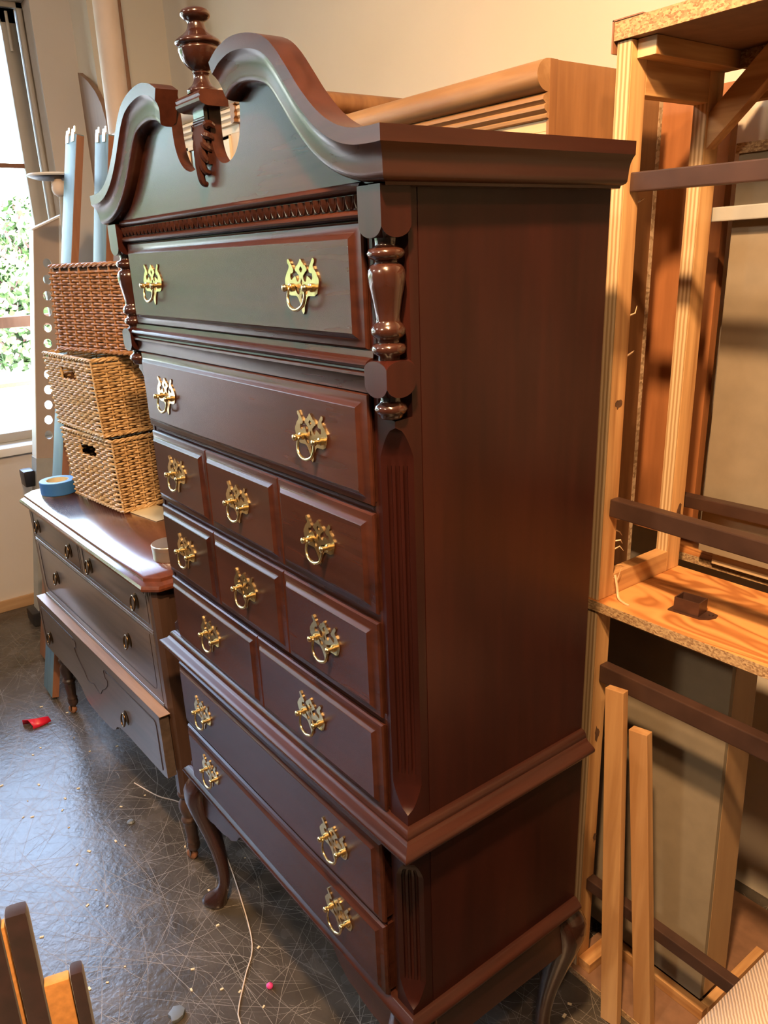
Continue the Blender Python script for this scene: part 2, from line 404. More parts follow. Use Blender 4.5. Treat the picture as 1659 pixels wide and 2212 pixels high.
# ------------------------------------------------------------------ the room
XW, YB, YF, XR, ZC = -3.5, 1.22, -4.6, 4.2, 3.55      # window wall, back wall, front wall, right wall, ceiling
def struct(mb, name, mat, parent=None, **k):
    o = mb.build(name, mat, parent, **k)
    if not parent: o['kind'] = 'structure'
    return o
FLO = struct(MB().box(XW-0.35, XR+0.15, YF-0.15, YB+0.15, -0.12, 0), 'floor', FLOORM, smooth=0)
def scratches(name, n, wmin, wmax, lmin, lmax, mat, seed, zz):
    """dragged furniture scratches: hair-thin strips with gentle curves"""
    rg = random.Random(seed); mb = MB()
    for k in range(n):
        x, y = rg.uniform(-3.3, 0.7), rg.uniform(-1.5, 0.95)
        a = rg.choice([rg.uniform(0, PI), rg.gauss(0.9, 0.25), rg.gauss(2.3, 0.3), rg.gauss(0.15, 0.2)]); L = lmin+(lmax-lmin)*rg.random()**2.2
        w = rg.uniform(wmin, wmax); cu = rg.gauss(0, 0.35); ns = 5
        vs = []; px, py = x, y
        for i in range(ns+1):
            t = i/ns; ww = w*(0.35+0.65*math.sin(PI*min(1, max(0, t*0.9+0.05))))
            vs += [(px-math.sin(a)*ww/2, py+math.cos(a)*ww/2, zz), (px+math.sin(a)*ww/2, py-math.cos(a)*ww/2, zz)]
            px += math.cos(a)*L/ns; py += math.sin(a)*L/ns; a += cu/ns
        vs = [(min(max(v[0], XW+0.02), XR), v[1], v[2]) for v in vs]
        mb.add(vs, [(2*i, 2*i+1, 2*i+3, 2*i+2) for i in range(ns)])
    o = mb.build(name, mat, FLO, smooth=0); o['kind'] = 'stuff'
scratches('floor_scratches', 3400, 0.0005, 0.0014, 0.04, 0.60, SCRATCH, 11, 0.0003)
scratches('fine_floor_scratches', 7000, 0.0004, 0.0010, 0.015, 0.20, SCRATCH2, 12, 0.0004)
struct(MB().box(XW-0.2, XR+0.15, YF-0.15, YB+0.15, ZC, ZC+0.12), 'ceiling', CEILM, smooth=0)
struct(MB().box(XW-0.2, XR+0.15, YB, YB+0.15, 0, ZC), 'wall_back', WALLM, smooth=0)
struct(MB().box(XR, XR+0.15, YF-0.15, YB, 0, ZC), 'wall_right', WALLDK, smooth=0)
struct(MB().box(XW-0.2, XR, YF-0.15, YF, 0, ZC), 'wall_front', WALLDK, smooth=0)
struct(MB().box(XW, -3.27, 0.847, YB, 0, ZC), 'trim_1', WALLM, smooth=0)          # boxed pier in the corner
# window wall: three tall openings
WZ0, WZ1 = 0.865, 2.93
wins = [(-0.70, 0.66), (-2.16, -0.80), (-3.62, -2.26)]
wl = MB().box(XW-0.2, XW, YF-0.15, 0.847, 0, WZ0).box(XW-0.2, XW, YF-0.15, 0.847, WZ1, ZC)
ys = [0.847]+[v for w in wins for v in (w[1], w[0])]+[YF-0.15]
for i in range(0, len(ys), 2): wl.box(XW-0.2, XW, ys[i+1], ys[i], WZ0, WZ1)
struct(wl, 'wall_left', WALLW, smooth=0)
struct(MB().box(XW, XW+0.015, YF, 0.847, 0, 0.062), 'baseboard_left', BASEM, bev=0.003)
for i, (y0, y1) in enumerate(wins):
    w = thing('window_%d' % (i+1), None, None, (XW-0.12, (y0+y1)/2, WZ0), kind='structure')
    xo, xi = -3.665, -3.615
    MB().box(XW-0.19, XW+0.03, y0-0.0, y1+0.0, WZ0-0.03, WZ0+0.012).build('window_sill', WHITEP, w, bev=0.004)
    fm = MB()
    fm.box(xo, xi, y1-0.032, y1, WZ0+0.012, WZ1).box(xo, xi, y0, y0+0.032, WZ0+0.012, WZ1).box(xo, xi, y0, y1, WZ1-0.025, WZ1)
    fm.tube([(xi, y1-0.02, WZ0+0.02), (xi, y1-0.02, WZ1-0.03)], 0.014, 10)
    fm.build('window_frame', FRAMEM, w, bev=0.002)
    sm = MB(); s0, s1 = y0+0.04, y1-0.04
    sm.box(xo+0.005, xi-0.008, s1-0.07, s1, WZ0+0.02, WZ1-0.03).box(xo+0.005, xi-0.008, s0, s0+0.07, WZ0+0.02, WZ1-0.03)
    sm.box(xo+0.005, xi-0.008, s0, s1, WZ1-0.09, WZ1-0.03).box(xo+0.005, xi-0.008, s0, s1, WZ0+0.014, WZ0+0.06)
    sm.build('window_sash', FRAMEM, w, bev=0.002)
    MB().box(xo+0.018, xo+0.022, s0+0.06, s1-0.06, WZ0+0.05, WZ1-0.08).build('pane', GLASS, w, smooth=0)
    MB().box(xo+0.012, xo+0.034, s0+0.06, s1-0.06, 2.214, 2.234).build('muntin', RAILBROWN, w, smooth=0)
    if i == 0:
        MB().tube([(xi+0.006, 0.578, 2.72), (xi+0.006, 0.578, 2.885)], 0.007, 8).build('stay_arm', FRAMEM, w)

# tin shades for the warm ceiling lamps and the two added fill lights
def ceiling_lamp_or_fill(loc, target, label, k=1.0):
    t = thing('ceiling_lamp_or_fill', label, 'lamp', (loc[0], loc[1], ZC-0.02))
    d = (Vector(target)-Vector(loc)).normalized()
    q = d.to_track_quat('-Z', 'Y').to_matrix().to_4x4(); q.translation = loc; q = q @ Matrix.Diagonal((k, k, 1, 1))
    MB().lathe([(0.085, -0.03), (0.088, -0.02), (0.085, 0.0), (0.07, 0.06), (0.03, 0.12), (0.02, 0.125), (0.02, 0.118), (0.028, 0.112), (0.064, 0.055), (0.079, 0.0), (0.079, -0.03), (0.085, -0.03)], (0, 0, 0), 28, q, caps=False).build('shade', BLACK, t)
    MB().tube([Vector(loc)-d*0.12, (loc[0], loc[1], ZC-0.02)], 0.008, 8).build('stem', BLACK, t)
    MB().lathe([(0.05, -0.02), (0.055, -0.01), (0.055, 0.02)], (loc[0], loc[1], ZC-0.02), 20).build('mount', BLACK, t)
ceiling_lamp_or_fill(*LAMPS[0][:2], 'black tin ceiling lamp hanging nearest above the tall cherry chest')
ceiling_lamp_or_fill(*LAMPS[1][:2], 'black tin ceiling lamp hanging above the wooden rack')
ceiling_lamp_or_fill(*FILLS[0][:2], 'added fill light in a wide black tin shade in front of the cherry chest', 2.4)
ceiling_lamp_or_fill(*FILLS[1][:2], 'added fill light in a wide black tin shade near the windows', 2.4)

# ------------------------------------------------------------------ highboy
CX = -0.462
def mir(x): return 2*CX-x
HB = thing('highboy_chest', 'tall dark cherry highboy chest with scrolled top, finial and brass pulls', 'chest of drawers', (CX, 0.21, 0))

def corner_post(name, sgn, x0, y0, z0, z1, zlo, zhi, zup=None, gz=None):
    """front corner with a chamfer between zlo..zhi ending in pointed stops; zup: plain chamfer above it"""
    C = 0.036; Dp = 0.030; T = 0.045
    def k(z):
        if zup and z >= zup: return 1.0
        if z <= zlo or z >= zhi: return 0.02
        e = min(z-zlo, zhi-z)/0.045
        return max(0.02, min(1, math.sqrt(max(0, min(1, e)))))
    def g(z):
        if not gz or z < gz[0] or z > gz[1]: return 0
        return min(1, min(z-gz[0], gz[1]-z)/0.012)
    zs = sorted(set([z0, z1, zlo, zhi]+[zlo+0.045*i/8 for i in range(9)]+[zhi-0.045*i/8 for i in range(9)]+([zup-0.002, zup] if zup else [])+([gz[0], gz[0]+0.012, gz[1]-0.012, gz[1]] if gz else [])))
    zs = [z for z in zs if z0 <= z <= z1]
    rings = []
    ts = [0]; dp = [0]
    for c in (0.26, 0.5, 0.74):
        ts += [c-0.075, c-0.045, c, c+0.045, c+0.075]; dp += [0, .8, 1, .8, 0]
    ts += [1]; dp += [0]
    for z in zs:
        kk = k(z); gg = g(z)*0.0045
        A = Vector((-C*kk, 0)); B = Vector((0, Dp*kk)); nn = Vector((-(B-A).y, (B-A).x)).normalized()
        ring = [(x0+sgn*(-T), y0, z)]
        for t, d in zip(ts, dp):
            p = A+(B-A)*t+nn*(gg*d)
            ring.append((x0+sgn*p.x, y0+p.y, z))
        ring += [(x0, y0+T, z), (x0+sgn*(-T), y0+T, z)]
        rings.append(ring)
    MB().loft(rings).build(name, CHERRY_Z, HB, smooth=30)

ZM = 0.868
for sgn, x0 in ((1, 0.0), (-1, mir(0.0))):
    corner_post('corner_stile', sgn, x0, 0.0, ZM-0.03, 1.83, 0.892, 1.523, 1.534, (0.955, 1.465))
    corner_post('corner_stile', sgn, x0+sgn*0.006, -0.006, 0.43, 0.85, 0.480, 0.80, None, (0.525, 0.775))
    xa, xb = sorted((x0, x0-sgn*0.02))
    MB().box(xa, xb, 0.0465, 0.428, ZM-0.03, 1.83).build('side_panel', CHERRY_Z, HB, smooth=0)
    xa, xb = sorted((x0+sgn*0.006, x0-sgn*0.02))
    MB().box(xa, xb, 0.0405, 0.428, 0.43, 0.85).build('side_panel', CHERRY_Z, HB, smooth=0)
MB().box(mir(-0.02), -0.02, 0.03, 0.42, 0.45, 1.86).build('carcass', CHERRY_D, HB, smooth=0)
MB().box(mir(-0.045), -0.045, 0.002, 0.03, 0.45, 1.83).build('face_frame', CHERRY_X, HB, smooth=0)

# mouldings that run round the front and both sides: profile (overhang, z)
def wrap_moulding(name, prof, yb=0.428, mat=CHERRY_X, side=CHERRY_Y):
    f = [[(mir(0)-o, -o, z) for o, z in prof], [(o, -o, z) for o, z in prof]]
    MB().loft(f, True, False, False).build(name, mat, HB, smooth=40)
    for s in (1, -1):
        r = [[((o if s > 0 else mir(0)-o), -o, z) for o, z in prof], [((o if s > 0 else mir(0)-o), yb, z) for o, z in prof]]
        MB().loft(r, True, False, True).build(name, side, HB, smooth=40)
wrap_moulding('waist_moulding', [(-0.02, 0.8705), (0.003, 0.8705), (0.008, 0.868), (0.0115, 0.863), (0.0125, 0.858), (0.0125, 0.8555), (0.015, 0.8545), (0.0165, 0.852), (0.019, 0.850), (0.026, 0.8465), (0.0325, 0.843), (0.0345, 0.840), (0.0342, 0.836), (0.032, 0.832), (0.028, 0.829), (0.02, 0.826), (-0.02, 0.826)])
wrap_moulding('base_moulding', [(-0.02, 0.4665), (0.010, 0.4665), (0.0135, 0.465), (0.017, 0.461), (0.021, 0.458), (0.0245, 0.454), (0.0255, 0.4495), (0.024, 0.445), (0.020, 0.4425), (0.014, 0.440), (0.008, 0.4385), (-0.02, 0.4385)])
side_prof = [(-0.02, 1.882), (0.040, 1.882), (0.040, 1.864), (0.036, 1.8595), (0.0325, 1.853), (0.0305, 1.845), (0.0295, 1.835), (0.0285, 1.829), (0.026, 1.826), (0.0175, 1.824), (0.016, 1.8205), (-0.02, 1.820)]
for s in (1, -1):
    r = [[((o if s > 0 else mir(0)-o), -o, z) for o, z in side_prof], [((o if s > 0 else mir(0)-o), 0.428, z) for o, z in side_prof]]
    MB().loft(r, True, False, True).build('cornice_moulding', CHERRY_Y, HB, smooth=40)
MB().box(mir(0.0), 0.0, 0.012, 0.425, 1.855, 1.881).build('top_board', CHERRY_X, HB, smooth=0)

# scrolled pediment: moulding swept along the curve
half = [(0.100, 2.0155), (0.127, 2.027), (0.168, 2.0335), (0.216, 2.029), (0.257, 2.017), (0.286, 1.998), (0.315, 1.969), (0.341, 1.942), (0.376, 1.913), (0.411, 1.894), (0.445, 1.8845), (0.478, 1.882), (0.504, 1.882)]
curve = [Vector((p.x, p.y)) for p in catmull([(a, z, 0) for a, z in half], 5)]
ped = [(0, -0.040), (0.018, -0.040), (0.0225, -0.036), (0.029, -0.0325), (0.037, -0.0305), (0.047, -0.0295), (0.053, -0.0285), (0.056, -0.026), (0.058, -0.0175), (0.058, -0.008), (0.050, 0.0), (0.0, 0.0)]
for s in (1, -1):
    rings = []
    for i, p in enumerate(curve):
        d = (curve[min(i+1, len(curve)-1)]-curve[max(i-1, 0)]).normalized()
        nrm = Vector((d.y, -d.x))        # below the curve
        if nrm.y > 0: nrm = -nrm
        ring = []
        for n_, y in ped:
            # the profile is laid off along the normal, flattening to vertical at the outer end
            t = max(0, (p.x-0.44)/0.064); nn = (nrm*(1-t)+Vector((0, -1))*t).normalized()
            q = p+nn*n_
            a = q.x
            lim = 0.462+max(-y, 0.016)
            a = lim if i == len(curve)-1 else min(a, lim)
            ring.append((CX+s*a, y, q.y))
        rings.append(ring)
    MB().loft(rings).build('pediment_moulding', CHERRY_X, HB, smooth=40)
# the board behind, cut with two round openings either side of the centre post
up_ = []
for p in curve[2:]:
    i = curve.index(p); d = (curve[min(i+1, len(curve)-1)]-curve[i-1]).normalized(); nr = Vector((d.y, -d.x)); nr = nr if nr.y < 0 else -nr
    q = p+nr*0.012
    if q.x < 0.472: up_.append((q.x, q.y))
U = [(0.022, 1.975), (0.022, 1.93), (0.026, 1.912), (0.034, 1.899), (0.047, 1.890), (0.062, 1.887), (0.078, 1.889), (0.096, 1.897), (0.110, 1.911), (0.119, 1.929), (0.123, 1.950), (0.124, 1.972), (0.126, 1.990)]
U = [(p.x, p.y) for p in catmull([(a, z, 0) for a, z in U], 3)]
right_side = U+[(0.127, 2.006)]+[q for q in up_ if q[0] > 0.13]+[(0.472, 1.866), (0.472, 1.826)]
poly = [(CX+a, z) for a, z in right_side]+[(CX-a, z) for a, z in reversed(right_side)]
MB().prism(poly, XZ, -0.008, 0.012).build('pediment_board', CHERRY_X, HB, smooth=30)

# plinth, finial and carved shell drop in the middle
MB().loft([[(CX-0.044, y, z) for y, z in pr] if k == 0 else [(CX+0.044, y, z) for y, z in pr] for k, pr in enumerate([[(0.016, 1.9925), (-0.026, 1.9925), (-0.031, 1.990), (-0.033, 1.9865), (-0.0315, 1.983), (-0.0335, 1.980), (-0.033, 1.976), (-0.029, 1.9725), (-0.020, 1.970), (0.016, 1.970)]]*2)]).build('finial_plinth', CHERRY_X, HB, smooth=40)
fin = [(0.024, 0), (0.0245, 0.006), (0.021, 0.010), (0.0165, 0.014), (0.0125, 0.022), (0.0115, 0.029), (0.0135, 0.033), (0.0125, 0.036), (0.020, 0.043), (0.027, 0.053), (0.0305, 0.064), (0.0315, 0.071), (0.030, 0.074), (0.034, 0.077), (0.0355, 0.0805), (0.033, 0.085), (0.025, 0.091), (0.0165, 0.099), (0.0135, 0.107), (0.0135, 0.113), (0.019, 0.117), (0.0225, 0.122), (0.0225, 0.127), (0.019, 0.131), (0.010, 0.1345), (0.0, 0.1355)]
fin = [(max(0, p.x), p.y*0.875) for p in catmull([(r, z, 0) for r, z in fin], 3)]
MB().lathe(fin, (CX+0.004, -0.006, 1.992), 28).build('finial', CHERRY_T, HB, smooth=50)
sh = MB()
sh.loft([[(CX-0.019+dx*w, y, z) for dx, y in ((0, 0.0), (0, -0.016), (1, -0.016), (1, 0.0))] for z, w, in ((1.972, 0.038), (1.952, 0.038))])
for k in range(4): sh.tube([(CX-0.021, -0.013-0.001*k, 1.962-0.0042*k), (CX+0.021, -0.013-0.001*k, 1.962-0.0042*k)], 0.0026, 6)
for i in range(-5, 6):
    s = 1 if i > 0 else -1; a = abs(i)
    x0 = CX+i*0.0034; zend = 1.861+a*0.0165; xe = CX+s*(0.004+0.0043*a if a else 0); xe = xe if a else CX
    ym = -0.021+0.0016*a
    pts = catmull([(x0, -0.014, 1.951), (x0+s*0.0005*a, ym, 1.951-(1.951-zend)*0.4), (x0+(xe-x0)*0.45, ym-0.002, zend+(1.951-zend)*0.25), (xe, ym+0.001, zend+0.004), (xe+s*0.001*min(a, 1), ym+0.009, zend)], 4)
    n = len(pts); sh.tube(pts, [0.0034+0.0030*math.sin(PI*min(1, j/(n-1)*0.95)) for j in range(n)], 7)
sh.box(CX-0.018, CX+0.018, -0.014, -0.006, 1.89, 1.955)
sh.build('carved_shell_drop', CHERRY_T, HB, smooth=50)

# frieze band with egg-and-dart carving
bx0, bx1 = mir(-0.0405), -0.0405
MB().loft([[(x, y, z) for y, z in [(0.003, 1.829), (-0.010, 1.829), (-0.0135, 1.8265), (-0.015, 1.823), (-0.0135, 1.8195), (-0.010, 1.817), (-0.006, 1.8155), (-0.0055, 1.798), (-0.009, 1.7965), (-0.0125, 1.794), (-0.014, 1.791), (-0.0125, 1.788), (-0.007, 1.7865), (-0.004, 1.7845), (0.003, 1.7845)]] for x in (bx0, bx1)]).build('frieze_moulding', CHERRY_X, HB, smooth=40)
eg = MB(); NE = 44
for i in range(NE):
    x = bx0+(i+0.5)*(bx1-bx0)/NE; w = (bx1-bx0)/NE
    rings = []
    for t in (0.0, 0.25, 0.55, 0.85, 1.0):
        z = 1.8145-0.0165*t; hw = w*0.30*(1-0.75*t**3); d = 0.0105*(1-0.6*t**3)
        rings.append([(x+hw*math.cos(a), -0.0045-d*max(0, math.sin(a)), z) for a in (0, PI/4, PI/2, 3*PI/4, PI)])
    eg.loft(rings)
    for s in (-1, 1):
        eg.tube([(x+s*w*0.40, -0.008, 1.8145), (x+s*w*0.40, -0.009, 1.807), (x+s*w*0.22, -0.0085, 1.799)], 0.0013, 5)
eg.build('egg_and_dart_carving', CHERRY_T, HB, smooth=50)
# rail between the top two drawers
MB().loft([[(x, y, z) for y, z in [(0.003, 1.622), (-0.005, 1.622), (-0.006, 1.6135), (-0.012, 1.612), (-0.0175, 1.609), (-0.0195, 1.605), (-0.0175, 1.601), (-0.012, 1.5985), (-0.0125, 1.596), (-0.0165, 1.594), (-0.0165, 1.590), (-0.010, 1.588), (-0.0085, 1.580), (-0.0085, 1.566), (0.003, 1.566)]] for x in (mir(-0.036), -0.036)]).build('rail_moulding', CHERRY_X, HB, smooth=40)

# corner turnings with square blocks
def block(cx_, cy_, z0, z1, hw, top_round, bot_round):
    m = MB(); N_ = 12
    rings = []
    def ring(z, t):      # t: 0 full square .. 1 the arched end of the face
        pts = []
        for a, b, sx, sy in ((0, -1, 1, 0), (1, 0, 0, 1), (0, 1, -1, 0), (-1, 0, 0, -1)):
            for j in range(N_):
                u = -1+2*j/N_
                px, py = a*hw+sx*u*hw, b*hw+sy*u*hw
                pts.append((cx_+px, cy_+py, z, u))
        return pts
    for kind in ((('b', 0.5, 0.0),) if bot_round else ())+(('b', 1, 1),):
        pass
    # build face arch by moving corner columns: height falls off towards the corners of each face
    arch = hw*0.55
    base = ring(0, 0)
    lo = [(x, y, z0+(arch*(1-math.sqrt(max(0, 1-0.93*u*u))) *1.35 if bot_round else 0)) for x, y, _, u in base]
    hi = [(x, y, z1-(arch*(1-math.sqrt(max(0, 1-0.93*u*u)))*1.0 if top_round else 0)) for x, y, _, u in base]
    loi = [(cx_+(x-cx_)*0.55, cy_+(y-cy_)*0.55, z0 if bot_round else z0) for x, y, _, u in base]
    hii = [(cx_+(x-cx_)*0.55, cy_+(y-cy_)*0.55, z1) for x, y, _, u in base]
    if bot_round: rings.append(loi)
    rings += [lo, hi]
    if top_round: rings.append(hii)
    return m.loft(rings)
spin = [(0.014, 1.762), (0.0135, 1.755), (0.0145, 1.752), (0.0215, 1.749), (0.0245, 1.744), (0.0215, 1.7385), (0.0155, 1.736), (0.0150, 1.733), (0.020, 1.730), (0.0235, 1.724), (0.0242, 1.716), (0.0225, 1.704), (0.0190, 1.688), (0.0165, 1.672), (0.0158, 1.664), (0.0163, 1.660), (0.0195, 1.657), (0.0228, 1.652), (0.0225, 1.646), (0.0185, 1.641), (0.0148, 1.639), (0.0145, 1.635), (0.0205, 1.632), (0.0230, 1.627), (0.0205, 1.621), (0.0150, 1.618), (0.0145, 1.610)]
spin2 = [(0.014, 1.566), (0.0135, 1.560), (0.0150, 1.557), (0.0205, 1.553), (0.0225, 1.548), (0.0205, 1.543), (0.0165, 1.5405), (0.0165, 1.538), (0.0140, 1.535), (0.006, 1.533)]
for sgn in (1, -1):
    ax = -0.011 if sgn > 0 else mir(-0.011); ay = 0.002
    block(ax, ay, 1.762, 1.8225, 0.0235, False, True).build('capital_block', CHERRY_Z, HB, smooth=25)
    block(ax, ay, 1.565, 1.6125, 0.0240, True, True).build('middle_block', CHERRY_Z, HB, smooth=25)
    MB().lathe(list(reversed(spin)), (ax, ay, 0), 28).build('turned_spindle', CHERRY_T, HB, smooth=60)
    MB().lathe(list(reversed(spin2)), (ax, ay, 0), 28).build('turned_drop', CHERRY_T, HB, smooth=60)

# brass pulls, shared meshes
KX = 0.87
oL = [(-0.0035, 0.0332), (-0.0043, 0.0311), (-0.0077, 0.0296), (-0.0091, 0.0269), (-0.0129, 0.0267), (-0.0154, 0.0244), (-0.018, 0.0212), (-0.017, 0.019), (-0.0131, 0.0179), (-0.011, 0.0158), (-0.0068, 0.0136), (-0.0057, 0.011), (-0.0069, 0.0072), (-0.0108, 0.0041), (-0.0144, 0.0054), (-0.016, 0.0091), (-0.0182, 0.0124), (-0.0222, 0.011), (-0.0263, 0.0091), (-0.0311, 0.0066), (-0.034, 0.0094), (-0.0339, 0.0138), (-0.0319, 0.0162), (-0.0281, 0.0159), (-0.0245, 0.018), (-0.0234, 0.0212), (-0.0262, 0.0245), (-0.028, 0.0272), (-0.031, 0.0294), (-0.0328, 0.0321), (-0.0369, 0.036), (-0.0413, 0.0345), (-0.0409, 0.0305), (-0.0376, 0.0276), (-0.0366, 0.0251), (-0.0394, 0.0214), (-0.0444, 0.0176), (-0.0473, 0.0133), (-0.051, 0.0094), (-0.0524, 0.005), (-0.051, 0.0006), (-0.0495, -0.0038), (-0.045, -0.0115), (-0.0366, -0.0148), (-0.0233, -0.0148), (-0.0178, -0.015), (-0.0129, -0.0187), (-0.0103, -0.023), (-0.0067, -0.0278), (-0.0046, -0.0327), (-0.0045, -0.036)]
oL = [(x*KX, z) for x, z in oL]
outline = [(0, 0.0355)]+oL+[(0, -0.0405)]+[(-x, z) for x, z in reversed(oL)]
hole_d = [(0, 0.0258), (0.0046, 0.0213), (0, 0.0163), (-0.0046, 0.0213)]
hole_s = [(0, 0.0094), (0.0029, 0.0035), (0, -0.0005), (-0.0029, 0.004)]
hole_l = [(-0.0198, 0.0008), (-0.014, -0.003), (-0.0045, -0.0056), (-0.0078, -0.0125), (-0.0122, -0.0128), (-0.0165, -0.0084)]
hole_b = [(0, -0.0107), (0.0030, -0.0179), (0, -0.0239), (-0.0030, -0.0174)]
plate_me = MB().prism(outline, XZ, -0.0022, 0.0, [hole_d, hole_s, hole_l, [(-x, z) for x, z in reversed(hole_l)], hole_b]).mesh('backplate', BRASS, 0)
post_m = MB().tube([(0, 0.0, 0), (0, -0.004, 0), (0, -0.005, 0), (0, -0.009, 0), (0, -0.0115, 0), (0, -0.0145, 0), (0, -0.0165, 0), (0, -0.0175, 0)], [0.0062, 0.0058, 0.0035, 0.0035, 0.0050, 0.0056, 0.0040, 0.001], 12)
post_me = post_m.mesh('post', BRASS, 60)
BW = 0.0225
bail_pts = catmull([(-BW-0.006, -0.0105, -0.0035), (-BW, -0.0105, -0.0035), (-BW+0.0003, -0.0118, -0.0085), (-BW*0.99, -0.0132, -0.018), (-BW*0.78, -0.0145, -0.0275), (-BW*0.30, -0.0152, -0.0325), (0, -0.0154, -0.0332), (BW*0.30, -0.0152, -0.0325), (BW*0.78, -0.0145, -0.0275), (BW*0.99, -0.0132, -0.018), (BW-0.0003, -0.0118, -0.0085), (BW, -0.0105, -0.0035), (BW+0.006, -0.0105, -0.0035)], 4)
nb = len(bail_pts)
bail_me = MB().tube(bail_pts, [0.0016+0.0013*math.sin(PI*j/(nb-1))**2 for j in range(nb)], 8).mesh('bail_handle', BRASS, 60)

def add_pull(drawer, x, y, z):
    m = Matrix.Translation((x, y, z))
    place('backplate', plate_me, drawer, m)
    for s in (-1, 1):
        place('post', post_me, drawer, Matrix.Translation((x+s*BW*1.2, y-0.0015, z-0.0035)))
    place('bail_handle', bail_me, drawer, m)

def raised(x0, x1, z0, z1, y, low=False):
    """thumbnail-moulded panel: rings from the lip to the flat face"""
    sec = [(0.0, 0.0), (0.0, -0.0035), (0.0025, -0.0062), (0.007, -0.0068), (0.0115, -0.0078), (0.0155, -0.0105), (0.0185, -0.0132), (0.0205, -0.0140), (0.0225, -0.0137)]
    if low: sec = [(0.0, 0.0), (0.0, -0.004), (0.003, -0.0085), (0.009, -0.0098), (0.013, -0.0115), (0.0165, -0.0140), (0.0185, -0.0148), (0.0205, -0.0145)]
    rings = [[(x0+d, y+e, z0+d), (x1-d, y+e, z0+d), (x1-d, y+e, z1-d), (x0+d, y+e, z1-d)] for d, e in sec]
    return MB().loft(rings)

XL, XRr = -0.876, -0.048
rows = [  # z0, z1, y of lip back, panel splits, pull height, pull xs
    (1.6235, 1.7835, -0.001, [XL, XRr], 1.706, [CX-0.277, CX+0.277]),
    (1.4035, 1.5645, -0.003, [XL, XRr], 1.486, [CX-0.277, CX+0.277]),
    (1.2315, 1.3915, -0.002, [XL, -0.604, -0.3205, XRr], 1.3165, None),
    (1.0515, 1.2175, -0.002, [XL, -0.6095, -0.3275, XRr], 1.138, None),
    (0.8725, 1.0385, -0.002, [XL, -0.4565, XRr], 0.961, None),
    (0.6415, 0.8125, -0.014, [XL+0.002, XRr-0.002], 0.729, [CX-0.277, CX+0.277]),
    (0.4715, 0.6325, -0.014, [XL+0.002, XRr-0.002], 0.563, [CX-0.277, CX+0.277])]
names = ['top', 'second']
for z0, z1, y, sp_, pz, pxs in rows:
    low = z1 < 0.85
    d = MB().box(sp_[0]+0.004, sp_[-1]-0.004, y-0.001, 0.25, z0+0.004, z1-0.004).build('drawer', CHERRY_X, HB, smooth=0)
    for a, b in zip(sp_[:-1], sp_[1:]):
        g = 0.0005 if len(sp_) > 2 else 0
        raised(a+g, b-g, z0, z1, y, low).build('front_panel', CHERRY_X, d, smooth=30)
    fy = y-(0.0145 if low else 0.0137)
    for x in (pxs or [(a+b)/2 for a, b in zip(sp_[:-1], sp_[1:])]):
        add_pull(d, x, fy, pz)

# scalloped aprons
aprL = [(-0.93, 0.442), (-0.932, 0.345), (-0.905, 0.340), (-0.875, 0.3345), (-0.845, 0.336), (-0.820, 0.343), (-0.802, 0.342), (-0.770, 0.346), (-0.741, 0.356), (-0.722, 0.357), (-0.712, 0.362), (-0.688, 0.378), (-0.675, 0.396), (-0.666, 0.404), (-0.660, 0.412), (-0.640, 0.418), (CX, 0.420)]
ap = aprL+[(mir(x), z) for x, z in reversed(aprL[:-1])]
MB().prism(ap, XZ, -0.006, 0.012).build('apron', CHERRY_X, HB, smooth=0)
for x in (0.0045, mir(0.0045)):
    sp2 = [(0.0, 0.442), (0.0, 0.35), (0.06, 0.346), (0.2, 0.345), (0.37, 0.342), (0.41, 0.345), (0.425, 0.36), (0.425, 0.442)]
    MB().prism(sp2, YZ, x-0.009, x+0.009-0.0089*0).build('side_apron', CHERRY_Y, HB, smooth=0)
# cabriole legs
def cabriole(cx_, cy_, dx, dy):
    st = [(0.442, 0.034, 0.034, 4), (0.415, 0.018, 0.038, 5), (0.395, 0.008, 0.040, 3.2), (0.365, 0.004, 0.039, 2.6), (0.33, 0.009, 0.035, 2.3), (0.29, 0.019, 0.030, 2.1), (0.25, 0.029, 0.0255, 2), (0.20, 0.041, 0.021, 2), (0.15, 0.049, 0.0178, 2), (0.11, 0.052, 0.0162, 2), (0.08, 0.050, 0.0160, 2), (0.058, 0.042, 0.0185, 2), (0.042, 0.031, 0.023, 2), (0.028, 0.020, 0.028, 2), (0.017, 0.014, 0.0305, 2), (0.008, 0.015, 0.029, 2), (0.0, 0.018, 0.024, 2)]
    rings = []; ux, uy = dx/math.sqrt(2), dy/math.sqrt(2)
    for z, s, r, e in st:
        c = (cx_-ux*s*0.85, cy_-uy*s*0.85)
        ring = []
        for k in range(20):
            a = 2*PI*k/20; ca, sa = math.cos(a), math.sin(a)
            q = (abs(ca)**e+abs(sa)**e)**(-1/e)
            ex = 1.0
            px, py = ca*q*r, sa*q*r
            along = px*ux+py*uy
            if z < 0.06 and along > 0: ex = 1+0.55*(1-z/0.06)
            ring.append((c[0]+px+ux*along*(ex-1), c[1]+py+uy*along*(ex-1), z))
        rings.append(ring)
    return MB().loft(rings)
for cx_, dx in ((-0.004, 1), (mir(-0.004), -1)):
    for cy_, dy in ((-0.002, -1), (0.424, 1)):
        cabriole(cx_, cy_, dx, dy).build('cabriole_leg', CHERRY_T, HB, smooth=60)

